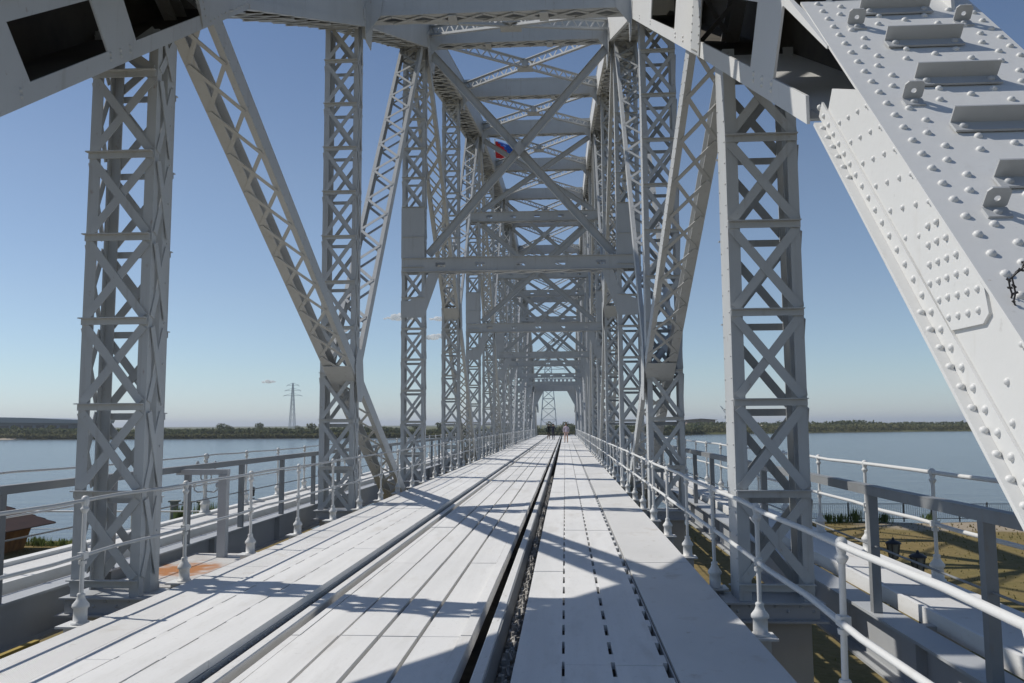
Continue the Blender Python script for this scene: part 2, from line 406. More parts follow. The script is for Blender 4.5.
def step_short(s,c):
    b=MB(); base=V((0,3.11,1.95))+DE*c[1]; x0=c[0]-.052; x1=c[0]+.052
    P0=lambda x,u,h: V((x,base.y,base.z))+DE*u+NE*h
    b.hexa([P0(x0,-.075,.0),P0(x1,-.075,.0),P0(x1,0,.0),P0(x0,0,.0),P0(x0,-.075,.012),P0(x1,-.075,.012),P0(x1,0,.012),P0(x0,0,.012)])
    # upright leg with a drilled hole: ring of quads round the hole
    ho=[];hi=[];n=16
    for k in range(n):
        a=2*math.pi*(k+.5)/n; ca,sa=math.cos(a),math.sin(a); q=.052/max(abs(ca),abs(sa)); qq=.05/max(abs(ca),abs(sa))
        ho.append((ca*q,sa*q)); hi.append((ca*.014,sa*.014))
    for k in range(n):
        j=(k+1)%n; xs=c[0]
        b.prism([P0(xs+ho[k][0],0,.055+ho[k][1]),P0(xs+ho[j][0],0,.055+ho[j][1]),P0(xs+hi[j][0],0,.055+hi[j][1]),P0(xs+hi[k][0],0,.055+hi[k][1])],DE*.011)
    b.dome(P0(c[0],-.04,.012),NE,.02)
    return b
for s in (1,-1):
    for far in (0,1):
        def T(v):
            v=V(v); x=v.x if s>0 else 2*XC-v.x
            y=v.y if not far else 134.65+.2-v.y
            return V((x,y,v.z))
        def fix(b): b.v=[tuple(T(p)) for p in b.v]
        C=lambda x,u,h: V((x,3.11,1.95))+DE*u+NE*h
        U0,U1=-4.2,3.56; D=.43; xi,xo=1.65,2.72
        m=MB()
        def slab(xa,xb,ua,ub,ha,hb):
            m.hexa([C(xa,ua,ha),C(xb,ua,ha),C(xb,ub,ha),C(xa,ub,ha),C(xa,ua,hb),C(xb,ua,hb),C(xb,ub,hb),C(xa,ub,hb)])
        m.prism([C(xi+.001,u,h) for u,h in [(U0,-.018),(2.17,-.018),(2.60,-.20),(2.585,-D),(U0,-D)]],(.021,0,0))            # inner web, cut open at the portal node
        slab(xo-.05,xo-.03,U0,U1+.1,-D,-.018)
        slab(xi-.062,xi+.13,U0,2.62,-D-.02,-D)       # outstanding flange along the bottom edge
        slab(xo-.13,xo+.02,U0,2.62,-D-.02,-D)
        slab(xi-.013,xi+.0,U0,2.7,-D+.001,-D+.098)      # leg of the bottom angle on the web
        slab(xi+.02,xi+.03,U0,.1,-D,-.02)
        slab(xo-.0525,xo-.0505,1.2,U1+.1,-D,-.02); m.m=0
        fix(m); ep=m.build('end_post',[PAINT_L,INNER_SHADE],bridge)
        m=MB(); slab(xi-.012,xo,U0,U1,-.017,0); fix(m); m.build('cover_plate',PAINT_L,ep)
        # splice plate on the web (its lower outline shows in the photo)
        m=MB(); out=[(.322,-.018),(.233,-.071),(.242,-.131),(.432,-.323),(1.15,-.323),(.90,-.018)]; tk=[.013,.013,.013,.013,.0012,.0012]
        F=[C(xi-t_,u,h) for (u,h),t_ in zip(out,tk)]; B=[C(xi+.004,u,h) for u,h in out]
        m._add(B+F,[tuple(range(6)),tuple(range(11,5,-1))]+[(a_,(a_+1)%6,6+(a_+1)%6,6+a_) for a_ in range(6)])
        fix(m); m.build('splice_plate',PAINT_L,ep)
        rv=MB()
        r=.0215
        u=-4.0; i=0
        while u<U1-.05:
            rv.dome(C(1.737,u,0),NE,r); rv.dome(C(2.664,u+.02,0),NE,r)
            rv.dome(C(1.872 if i%2==0 else 1.832,u+.075,0),NE,r)
            rv.dome(C(2.572 if i%2==0 else 2.528,u+.09,0),NE,r)
            u+=.1415; i+=1
        for g in range(-7,7):
            o=.563*g+1.545
            for x,uu in ((2.064,0),(2.022,-.137),(2.205,-.08),(2.345,-.02),(2.384,-.157)):
                if U0<o+uu<U1-.1: rv.dome(C(x,o+uu,0),NE,r)
        u=-4.1
        while u<2.7:          # bottom angle: leg on the web, and the outstanding leg
            rv.dome(C(xi-.013,u+.05,-.378),(-1,0,0),.018)
            if u<2.5 and not (.75<u+.11<1.85): rv.dome(C(xi-.028,u+.11,-D),NE,.018)
            u+=.1232
        for g in range(-18,11):
            for k,h in enumerate((-.02,-.109,-.202,-.294)):
                uu=.978+.2475*g+.1225*k
                if (uu>.975 or uu<.1-.0) and uu<2.1+.6*max(0,-h*2-.04): rv.dome(C(xi-(.004 if k==0 else 0),uu,h),(-1,0,0),.0155)
        for k,(h,us) in enumerate(((-.05,(.363,.483,.603,.73,.854)),(-.111,(.303,.424,.548,.666,.796,.917)),(-.173,(.363,.486,.609,.728,.856)),(-.234,(.424,.55,.669,.79)),(-.295,(.486,.608,.73)))):
            for uu in us: rv.dome(C(xi-.012+.010*max(0,uu-.4),uu,h),(-1,0,0),.0162)
        fix(rv); rv.build('rivets',PAINT_L,ep)
        if not far:
            for k in range(-8,6):
                u=.555*k+1.665
                if u>U1-.15: continue
                b=step_long(s,(1.965,u)); fix(b); b.build('step_bracket',PAINT_D,ep)  # darker paint than the cover, shade of the uprights put into the colour
                if k%2==0:
                    for xx in (1.875,2.53):
                        uu=u+.31
                        b=step_short(s,(xx,uu)); fix(b); b.build('step_bracket',PAINT_D,ep)

# ------------------------------------------------------------------ struts across the top, sway frames, laterals
def strut(i):
    Y=YS[i]+.19; z=(TZ[1][i]+TZ[-1][i])/2+(.14 if i in (1,12) else .05); h=.80
    m=MB(); xa,xb=XC-INN-.05,XC+INN+.05
    for y in (Y-.20,Y+.20):
        m.box(xa,xb,y-.011,y+.011,z,z+h)
        f=-1 if y<Y else 1
        m.box(xa,xb,y-f*.12,y-f*.011,z+.001,z+.018); m.box(xa,xb,y-f*.12,y-f*.011,z+h-.018,z+h-.001)
        m.box(xa+.1,xb-.1,y+f*.012,y+f*.022,z+.0,z+.10); m.box(xa+.1,xb-.1,y+f*.012,y+f*.022,z+h-.10,z+h)
    o=m.build('top_strut',PAINT,bridge)
    n=9; w=(xb-xa)/n
    for zz,e in ((z-.008,-1),(z+h+.008,1)):
        l=MB()
        for k in range(n):
            l.bar((xa+k*w,Y-.17,zz),(xa+(k+1)*w,Y+.17,zz),.07,.011,(0,0,1)); l.bar((xa+k*w,Y+.17,zz+e*.0125),(xa+(k+1)*w,Y-.17,zz+e*.0125),.07,.011,(0,0,1))
        if e<0:
            for k in (0,3,6,9): l.box(max(xa,xa+k*w-.1),min(xb,xa+k*w+.1),Y-.21,Y+.21,z-.045,z-.033)
        l.build('lacing',PAINT,o)
    # corner plate where the strut meets the chord
    for sd in (1,-1):
        g=MB(); x=X(sd,0); g.prism([(x,Y-.236,z-.55),(x,Y-.236,z+h),(x-sd*.5,Y-.236,z+h),(x-sd*.42,Y-.236,z-.0)],(0,.012,0)); g.build('corner_gusset',PAINT,bridge)
for i in range(1,13): strut(i)
def sway_strut(Y,z0,z1):
    m=MB(); xa,xb=XC-INN-.84,XC+INN+.84; h=z1-z0
    for y in (Y-.2475,Y+.19):
        m.box(xa,xb,y,y+.02,z0,z0+h*.34); m.box(xa,xb,y,y+.02,z1-h*.34,z1)
        x=xa; c=XC-2.6
        while c<=XC+2.61:
            m.box(x,c-.16,y+.001,y+.019,z0+h*.34,z1-h*.34); x=c+.16; c+=1.3
        m.box(x,xb,y+.001,y+.019,z0+h*.34,z1-h*.34)
    m.box(xa,xb,Y-.30,Y-.249,z0,z0+.018); m.box(xa,xb,Y-.30,Y-.249,z1-.018,z1)
    o=m.build('sway_strut',PAINT,bridge)
    l=MB(); n=10; w=(xb-xa)/n
    for k in range(n):
        l.bar((xa+k*w,Y-.2,z0-.01),(xa+(k+1)*w,Y+.2,z0-.01),.07,.011,(0,0,1)); l.bar((xa+k*w,Y+.2,z0-.023),(xa+(k+1)*w,Y-.2,z0-.023),.07,.011,(0,0,1))
    l.build('lacing',PAINT,o)
def ibar(m,p,q,w=.26,n=(0,1,0)):
    p=V(p);q=V(q); d=(q-p).normalized(); nn=V(n); k=d.cross(nn)
    m.bar(p,q,w,.014,nn)
    for e in (1,-1):
        oo=k*(e*(w/2-.006)); m.bar(p+oo,q+oo,.012,.15,nn)
        m.bar(p+oo*.72-nn*.012,q+oo*.72-nn*.012,.035,.012,nn)
def sway(i,mid):
    Y=YS[i]+.19; zt=TZ[1][i]; sway_strut(Y,6.62,7.08)
    xa,xb=XC-INN+.02,XC+INN-.02
    tiers=[(7.1,zt)]
    if mid: sway_strut(Y,12.68,13.2); tiers=[(7.1,12.66),(13.22,zt)]
    for a,b in tiers:
        m=MB(); ibar(m,(xa,Y-.10,a+.1),(xb,Y-.10,b-.1)); m.build('cross_brace',PAINT,bridge)
        m=MB(); ibar(m,(xb,Y+.08,a+.1),(xa,Y+.08,b-.1)); m.build('cross_brace',PAINT,bridge)
        g=MB(); c=(a+b)/2
        g.prism([(XC-.2,Y-.19,c),(XC,Y-.19,c-.28),(XC+.2,Y-.19,c),(XC,Y-.19,c+.28)],(0,.012,0)); g.build('crossing_plate',PAINT,bridge)
    # curved knee plates under the strut and face plates above it
    for sd in (1,-1):
        g=MB(); x=X(sd,.09)
        knee=[(x-sd*.01,5.12),(x+sd*.76,5.12),(x+sd*.76,5.62),(x+sd*.45,5.69),(x+sd*.20,5.84),(x+sd*.0,6.12),(x-sd*.14,6.60),(x-sd*.52,6.60),(x-sd*.07,5.32)]
        g.prism([(a,Y-.245,b) for a,b in knee],(0,.012,0)); g.build('knee_plate',PAINT,bridge)
        g=MB(); xa2,xb2=sorted((x,x+sd*.76)); g.box(xa2,xb2,Y-.262,Y-.248,7.09,8.75); g.build('face_plate',PAINT,bridge)
for i in (2,4,6,7,9,11): sway(i,i not in (2,11))
def lattice_arm(P,Q,h=.34):
    m=MB(); P=V(P);Q=V(Q); d=(Q-P).normalized(); L=(Q-P).length; nn=d.cross(V((0,0,1))).normalized()
    for e in (0,h):
        o=V((0,0,e)); m.bar(P+o,Q+o,.13,.03,(0,0,1)); m.bar(P+o+V((0,0,.04 if e==0 else -.04)),Q+o+V((0,0,.04 if e==0 else -.04)),.02,.07,(0,0,1))
    n=max(4,round(L/.36)); 
    for k in range(n):
        a=P+d*(L*k/n); b=P+d*(L*(k+1)/n)
        if k%2: m.bar(a,b+V((0,0,h)),.06,.014,nn)
        else: m.bar(a+V((0,0,h)),b,.06,.014,nn)
    return m
for i in range(1,12):
    ya,yb=YS[i]+.5,YS[i+1]-.12; za=(TZ[1][i]+TZ[-1][i])/2+.30; zb=(TZ[1][i+1]+TZ[-1][i+1])/2+.30
    xa,xb=XC-INN+.12,XC+INN-.12
    lattice_arm((xa,ya,za),(xb,yb,zb)).build('lateral_brace',PAINT,bridge)
    m=lattice_arm((xb,ya,za),(xa,yb,zb)); c=V((XC,(ya+yb)/2,(za+zb)/2))
    m.box(c.x-.3,c.x+.3,c.y-.3,c.y+.3,c.z-.03,c.z-.015); m.box(c.x-.13,c.x+.13,c.y-.13,c.y+.13,c.z-.014,c.z+.36)
    m.build('lateral_brace',PAINT,bridge)
# portal frames standing over both ends
def portal(Y,f):
    m=MB(); xa,xb=XC-INN-.55,XC+INN+.55
    y0,y1=(Y-.25,Y+.25) if f>0 else (Y-.45,Y+.55)
    m.box(xa,xb,y0,y1,6.60,7.95)
    m.box(xa,xb,y0-.06,y1+.06,7.952,7.99); m.box(xa,xb,y0-.06,y1+.06,6.57,6.598)
    for k in range(12): m.box(xa+.5+k*.5,xa+.56+k*.5,y0-.02,y0-.001,6.6,7.95)
    for sd in (1,-1):
        x=X(sd,0)
        zb=4.1 if f>0 else zlow(sd,Y)+CD+.03
        if f>0:
            m.prism([(x-sd*1.3,Y-.2,6.568),(x+sd*.0,Y-.2,zb),(x+sd*.35,Y-.2,zb),(x+sd*.35,Y-.2,6.568)],(0,.35,0))
            m.box(min(x,x+sd*.3),max(x,x+sd*.3),Y-.22,Y-.201,-.1,zb)
        else:
            m.prism([(x-sd*1.3,Y-.2,6.568),(x+sd*.0,Y-.2,zb),(x+sd*.9,Y-.2,zb),(x+sd*.9,Y-.2,6.568)],(0,.35,0))
            m.prism([(x,Y-.75,zlow(sd,Y-.75)+CD+.03),(x,Y+1.7,zlow(sd,Y+1.7)+CD+.03),(x,Y+1.3,7.9),(x,Y-.45,7.9)],(sd*.85,0,0))
    m.build('portal_frame',PAINT,bridge)
portal(125.5,1); portal(7.0,-1)
m=MB(); m.box(XC-INN-.5,XC+INN+.5,8.35,8.37,7.1,8.25); m.box(XC-INN-.5,XC+INN+.5,9.28,9.3,7.1,8.25); m.box(XC-INN-.5,XC+INN+.5,8.3,9.35,8.252,8.27); m.build('portal_beam',PAINT,bridge)
m=MB()
for k in range(6):
    m.bar((XC-3+k,7.3,7.9),(XC-2+k,8.34,8.1),.12,.02,(0,0,1)); m.bar((XC-2+k,7.3,7.87),(XC-3+k,8.34,8.07),.12,.02,(0,0,1))
m.build('portal_lacing',PAINT,bridge)
m=MB()
for k in range(9): m.box(XC-2.6+k*.6,XC-2.25+k*.6,125.2,125.26,8.0,8.3)
m.box(XC-3,XC+3,125.2,125.3,8.3,8.45); m.build('portal_crest',PAINT,bridge)

# ------------------------------------------------------------------ floor system
for i,Y in enumerate(YS):
    m=MB(); y=Y+.19
    m.box(X(-1,.05),X(1,-.05),y-.02,y+.02,-1.5,-.62); m.box(X(-1,.05),X(1,-.05),y-.16,y+.16,-.62,-.60); m.box(X(-1,.05),X(1,-.05),y-.16,y+.16,-1.52,-1.5)
    m.build('floor_beam',PAINT_D,bridge)
for s in (1,-1):
    m=MB(); xa,xb=sorted((X(s,.05),X(s,.8))); m.box(xa,xb,1.0,133,-2.6,-1.9); m.build('bottom_chord',PAINT_D,bridge)
for x in (-3.6,-2.4,-.6,1.25):
    m=MB(); m.box(x-.015,x+.015,-6,131,-1.0,-.5); m.box(x-.13,x+.13,-6,131,-.5,-.48); m.box(x-.13,x+.13,-6,131,-1.02,-1.0); m.build('stringer',PAINT_D,bridge)
# outer girders that carry the walkways
for s in (1,-1):
    x=X(s,1.24); m=MB(); xa,xb=sorted((x-s*.14,x+s*.14))
    m.box(x-.012,x+.012,-4,131,-.55,-.10); m.box(xa,xb,-4,131,-.10,-.075); m.box(xa,xb,-4,131,-.575,-.55)
    for k in range(0,44):
        y=-2+k*3.05
        m.box(min(x-s*.012,x-s*.1),max(x-s*.012,x-s*.1),y,y+.012,-.545,-.105)
    m.build('walkway_girder',PAINT_D,bridge)
    for k in range(28):
        y=3.2+k*4.5; m=MB(); xa,xb=sorted((X(s,1.3),X(s,2.1 if s>0 else 2.3))); m.box(xa,xb,y-.06,y+.06,-.30,-.10); m.build('walkway_bracket',PAINT_D,bridge)
# shelf with rust stains and the yellow edge strip by the left column
m=MB(); m.box(-5.48,-4.10,9.75,12.35,-.24,-.215); m.box(-5.48,-4.1,9.75,9.77,-.32,-.242); m.build('landing_plate',RUSTY,bridge,'rust stained landing plate')
m=MB(); m.box(-5.24,-5.18,5.6,8.2,-.47,-.43); m.build('edge_strip',YELLOW,bridge,'yellow painted edge strip')
for k in range(-2,60):     # short outriggers that carry the railing posts
    for (x0,x1,y) in ((1.30,1.70,5.12+2.08*k),(-4.46,-3.95,7.38+2.03*k)):
        if y>122: continue
        m=MB(); m.box(x0,x1,y-.12,y+.12,-.10,-.082); m.box(x0+.02,x1-.04,y-.02,y+.02,-.26,-.10); m.box(x0,x1-.03,y-.09,y+.09,-.275,-.26)
        m.build('post_outrigger',PAINT_L,bridge)

# ------------------------------------------------------------------ deck
YE=130.
def planks(m,x0,x1,z,L,off,gap=.010,y0=-6,th=.06,jit=.004):
    y=y0+off; 
    while y<YE:
        dz=random.uniform(-jit,jit); y1=min(y+L,YE)
        m.box(x0,x1,y,y1-gap,z-th+dz,z+dz); y=y1
d=MB()
d.m=0
planks(d,-.37,-.042,0,3.7,.9); planks(d,-.022,.296,0,3.7,.9); planks(d,.326,.655,0,3.7,.9)
planks(d,-2.54,-2.215-.0,-.07,0.1+200,0) if False else None
for a,b in ((-2.30,-2.235),(-2.226,-1.906),(-1.876,-1.574),(-1.538,-1.239),(-1.204,-.886),(-.880,-.789)): planks(d,a,b,-.09 if a<-.885 else -.082,3.7,2.0,gap=.018,th=.13)
planks(d,-3.52,-3.25,0,5.4,1.2); planks(d,-3.23,-2.90,0,5.4,1.2); planks(d,-2.88,-2.54,0,5.4,1.2)
# spacers in the slots
y=3.0
while y<70:
    for (xa,xb,z) in ((-.042,-.022,-.004),(.296,.326,-.004),(.655,.69,-.006),(-3.25,-3.23,-.004),(-2.90,-2.88,-.004)):
        d.box(xa,xb,y+.36,y+.56,z-.05,z)
    y+=.545
for (xa,xb,z) in ((-.042,-.022,-.004),(.296,.326,-.004),(.655,.69,-.006),(-3.25,-3.23,-.004),(-2.90,-2.88,-.004)): d.box(xa,xb,70,YE,z-.05,z)
# raised side of the left section, facing the rail
d.m=1; d.box(-2.552,-2.532,-6,YE,-.33,-.062)
y=2
while y<45:
    d.dome((-2.532,y,-.095),(1,0,0),.014); y+=.15
# checker plates along both edges
d.m=2
y=-6+1.1
while y<YE:
    L=3.05; d.box(.722,1.46,y,y+L-.008,-.035+random.uniform(-.003,.003),-.004+random.uniform(-.003,.003)); 
    y+=L
y=-6+.4
while y<YE:
    L=2.6; z=random.uniform(-.012,-.004); d.box(-4.07,-3.535,y,y+L-.008,z-.03,z); y+=L
d.m=3; d.box(-4.0,1.40,-6,YE,-.47,-.42)  # added dark sheet, paints the shade seen through the plank gaps
d.m=1
d.box(.70,.712,-6,YE,-.2,-.02); d.box(1.43,1.452,-6,YE,-.16,-.04); d.box(-4.06,-4.04,-6,YE,-.16,-.05)
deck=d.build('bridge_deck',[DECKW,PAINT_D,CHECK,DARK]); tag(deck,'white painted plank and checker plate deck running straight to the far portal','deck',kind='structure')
# the two running rails
def rail(x,label,fasten):
    r=thing('railway_rail',label,'rail',(x,3,-.2),'rails let into the deck')
    m=MB(); prof=[(p_,q_-.05) for p_,q_ in [(-.065,-.20),(.065,-.20),(.065,-.185),(.012,-.165),(.012,-.075),(.040,-.062),(.044,-.035),(.036,-.026),(-.036,-.026),(-.044,-.035),(-.040,-.062),(-.012,-.075),(-.012,-.165),(-.065,-.185)]]
    m.prism([(x+a,-6,b) for a,b in prof],(0,YE+6,0)); m.build('rail_bar',RAILM,r)
    if fasten:
        m=MB(); m.prism([(x+.046,-6,-.20),(x+.046,-6,-.085),(x+.055,-6,-.085),(x+.095,-6,-.17),(x+.095,-6,-.20)],(0,YE+6,0)); m.build('guard_strip',ANGLE,r)
    if fasten:
        c0=None
        for k in range(90):
            y=2.6+k*.30
            if c0 is None:
                m=MB(); m.box(.075,.22,-.08,.08,-.23,-.17); m.box(.12,.19,-.04,.04,-.168,-.13); m.tube([(.165,-.02,-.13),(.165,-.02,-.07)],.016,6); m.lathe((.19,.07,-.17),[(.03,0),(.03,.045),(.012,.05),(.012,.09)],6); m.tube([(.13,.03,-.14),(.17,.05,-.10),(.205,-.03,-.13)],.010,5)
                c0=m.build('rail_fastener',FAST); c0.location=(x,y,-.055); attach(c0,r)
            else:
                c=inst(c0,'rail_fastener',(x+random.uniform(-.02,.0),y+random.uniform(-.05,.05),-.055+random.uniform(-.03,.015)),r); c.rotation_euler.z=random.uniform(-.35,.35)*.3; c.scale=(1,random.choice((1,-1)),1)
    return r
rail(-.622,'pale running rail beside the row of bolted fasteners, right of the centre planks',True)
rail(-2.435,'pale running rail below the riveted step of the raised left planks',False)

# ------------------------------------------------------------------ walkways
for s,lab in ((1,'white plate walkway outside the right truss, above the grass'),(-1,'white plate walkway outside the left truss, above the river')):
    m=MB(); we=2.05 if s>0 else 2.25; xa,xb=sorted((X(s,1.56),X(s,we)))
    y=-3
    while y<YE:
        L=2.4; z=random.uniform(-.006,.004); m.box(xa,xb,y,y+L-.012,z-.04,z); y+=L
    m.m=1
    xo=X(s,we+.002); m.box(min(xo,xo+s*.14),max(xo,xo+s*.14),-3,YE,-.08,.045); xi=X(s,1.555); m.box(min(xi,xi-s*.035),max(xi,xi-s*.035),-3,YE,-.14,.010)
    o=m.build('walkway',[CHECK,DECKW]); tag(o,lab,'walkway',kind='structure')

# ------------------------------------------------------------------ railings
def pipe_post(zb,zt,zm,big=1.):
    m=MB()
    m.lathe((0,0,zb),[(.078,0),(.078,.015),(.060,.018),(.058,.13),(.074,.142),(.072,.165),(.042,.205),(.032,.235),(.037,.248),(.030,.262)],14)
    m.tube([(0,0,zb+.24),(0,0,zt)],.0195,10)
    for z in (zm,):
        m.box(-.031,.031,-.04,.04,z-.030,z+.030); m.lathe((0,0,z-.075),[(.033,0),(.036,.03)],10)
    m.lathe((0,0,zt-.115),[(.021,0),(.038,.03),(.037,.042),(.024,.052),(.029,.075),(.036,.108),(.032,.135),(.018,.150),(.004,.154)],12)
    return m
proto={}
def pipe_railing(label,x,y0,sp,zb,zt,zm,pr=.0215):
    r=thing('pipe_railing',label,'railing',(x,y0,zb),'railings along the bridge')
    n=int((124-y0)/sp); last=None
    for k in range(n):
        if k==0:
            p=pipe_post(zb,zt,zm).build('post',PAINT_L); p.location=(x,y0,0); attach(p,r); first=p
        else:
            c=inst(first,'post',(x+random.uniform(-.006,.006),y0+k*sp+random.uniform(-.02,.02),0),r); c.rotation_euler=(random.uniform(-.012,.012),random.uniform(-.016,.016),random.uniform(-.3,.3))
    for z in (zt,zm):
        m=MB(); path=[]; k=0; y=y0-3.5
        while y<y0+(n-1)*sp+.5: path.append((x+random.uniform(-.008,.008),y,z+random.uniform(-.010,.010))); path.append((x+random.uniform(-.008,.008),y+sp*.5,z-.006+random.uniform(-.010,.006))); y+=sp
        m.tube(path,pr,8); m.build('rail_pipe',PAINT_L if pr>.02 else PAINT,r)
    return r
pipe_railing('white pipe railing along the right deck edge, before the right truss columns',1.58,3.04,2.08,-.08,.95,.51)
pipe_railing('white pipe railing along the left deck edge, before the left truss columns',-4.30,3.32,2.03,-.08,1.0,.51,.017)
pipe_railing('pipe railing on the outer side of the right walkway, against the grass and river',3.755,5.0,1.98,.05,1.14,.62)
pipe_railing('pipe railing on the outer side of the left walkway, against the open river',-6.75,3.4,2.02,.05,1.10,.58,.014)
def angle_railing(label,s,y0,sp):
    x=X(s,1.17) if s>0 else X(s,1.17)
    r=thing('angle_railing',label,'railing',(x,y0,-.08),'railings along the bridge')
    first=None; n=int((122-y0)/sp)
    for k in range(n):
        if first is None:
            m=MB(); m.box(-.04,.04,-.006,.006,-.075,1.02); m.box(-.04 if s>0 else .028,-.028 if s>0 else .04,.006,.075,-.075,1.02)
            first=m.build('post',ANGLE); first.location=(x,y0,0); attach(first,r)
        else: inst(first,'post',(x,y0+k*sp,0),r)
    ye=y0+(n-1)*sp
    m=MB(); m.box(x-.045,x+.045,y0-4.5,ye,1.06,1.072); m.box(x-.006-s*.04,x+.006-s*.04,y0-4.5,ye,.985,1.059); m.build('top_rail',ANGLE,r)
    m=MB(); m.tube([(x,y0-4,.52),(x,ye,.52)],.010,5); m.build('wire_rail',ANGLE,r)
angle_railing('flat angle iron railing on the girder between the right truss and its walkway',1,5.90,2.13)
angle_railing('flat angle iron railing on the girder between the left truss and its walkway',-1,3.9,2.09)
# square gate post with its cross bar on the left landing
t=thing('landing_barrier','square grey post with one bar across the left landing plate','barrier',(-4.93,12.0,-.21))
m=MB(); m.box(-4.99,-4.87,11.94,12.06,-.213,.95); m.build('post',PAINT_D,t)
m=MB(); m.box(-5.62,-4.86,11.95,12.05,.952,1.03); m.build('bar',PAINT_D,t)
# post with side arms on the left walkway
t=thing('armed_post','thin white post with upturned side arms on the left walkway edge','post',(-6.72,15.56,.05))
m=MB(); m.lathe((-6.74,15.56,.05),[(.10,0),(.10,.02),(.075,.03),(.075,.17),(.09,.19),(.05,.25),(.03,.28)],12); m.tube([(-6.74,15.56,.3),(-6.74,15.56,1.10)],.026,8); m.lathe((-6.74,15.56,1.04),[(.03,0),(.05,.03),(.05,.07),(.02,.1)],10); m.build('pole',PAINT,t)
for z,w in ((.84,.17),(.66,.10),(.44,.22)):
    m=MB(); c=V((-6.74,15.56,z))
    m.tube([c+V((-w,0,.10)),c+V((-w,0,.02)),c+V((-w*.7,0,-.02)),c,c+V((w*.7,0,-.02)),c+V((w,0,.02)),c+V((w,0,.10))],.014,6)
    for e in (-1,1): m.lathe(c+V((e*w,0,.07)),[(.02,0),(.034,.02),(.034,.06),(.015,.09)],8)
    m.build('side_arm',PAINT_D,t)
def floodlight(loc,rz,label):
    t=thing('floodlight',label,'floodlight',loc,'floodlights on the walkways'); M_=Matrix.Translation(V(loc))@Matrix.Rotation(rz,4,'Z')
    m=MB(); m.hexa([M_@V(p) for p in [(-.11,-.05,.08),(.11,-.05,.08),(.14,.05,.05),(-.14,.05,.05),(-.11,-.06,.25),(.11,-.06,.25),(.14,.04,.29),(-.14,.04,.29)]]); m.build('housing',BLACK,t)
    m=MB(); m.box(loc[0]-.02,loc[0]+.02,loc[1]-.12,loc[1]+.12,loc[2],loc[2]+.02); m.tube([M_@V((-.15,0,.01)),M_@V((-.16,0,.18))],.012,6); m.tube([M_@V((.15,0,.01)),M_@V((.16,0,.18))],.012,6); m.build('bracket',BLACK,t)
floodlight((-6.88,18.3,.05),R(110),'small dark floodlight on the edge of the left walkway')
floodlight((3.86,20.0,.05),R(-60),'small black floodlight on the edge of the right walkway')

# coil of black barbed tape on the right end post
m=MB(); path=[]
c=V((1.79,3.27,2.155))
for k in range(54):
    a=2*math.pi*k/26; r_=.098+.010*math.sin(k*1.7)+.008*(k/26)
    path.append(c+V((math.cos(a)*r_,-.03+.02*math.sin(a*.5)-.035*math.sin(a),math.sin(a)*r_*1.05)))
path+= [c+V((.05-.004*q,-.05,.13-.026*q)) for q in range(11)]
m.tube(path,.0035,6)
for k in range(len(path)):
    p=path[k]; dd=V((random.uniform(-1,1),random.uniform(-1,1),random.uniform(-1,1))).normalized()
    m.bar(p-dd*.010,p+dd*.010,.009,.003,dd.orthogonal())
o=m.build('barbed_coil',BLACK); tag(o,'small black coil of barbed wire on the right end post','barbed wire')

# ------------------------------------------------------------------ flag
t=thing('flag_pole','blue and red flag flying from a pole over the left truss','flag',(-5.0,62.8,19.8))
m=MB(); m.tube([(-5.15,62.8,19.75),(-5.15,62.8,23.6)],.045,8); m.build('pole',PAINT,t)
FB=mat('flag_blue',(.02,.10,.42),.8); FR=mat('flag_red',(.55,.02,.02),.8); FW=mat('flag_white',(.8,.8,.8),.8)
m=MB(); nx,nz=16,9
def fp(i,j): 
    u=i/nx; w=j/nz; return V((-5.1+u*1.55,62.8+.13*math.sin(u*9+w*1.5)*u,23.4-1.5*w-.38*u+.06*math.sin(u*7)))
for i in range(nx):
    for j in range(nz):
        m.m=2 if j>7 else (0 if j<-.6+i*.42 else 1)
        m._add([fp(i,j),fp(i+1,j),fp(i+1,j+1),fp(i,j+1)],[(0,1,2,3)],True)
fl=m.build('cloth',[FB,FR,FW],t); sd=fl.modifiers.new('thick','SOLIDIFY'); sd.thickness=.01

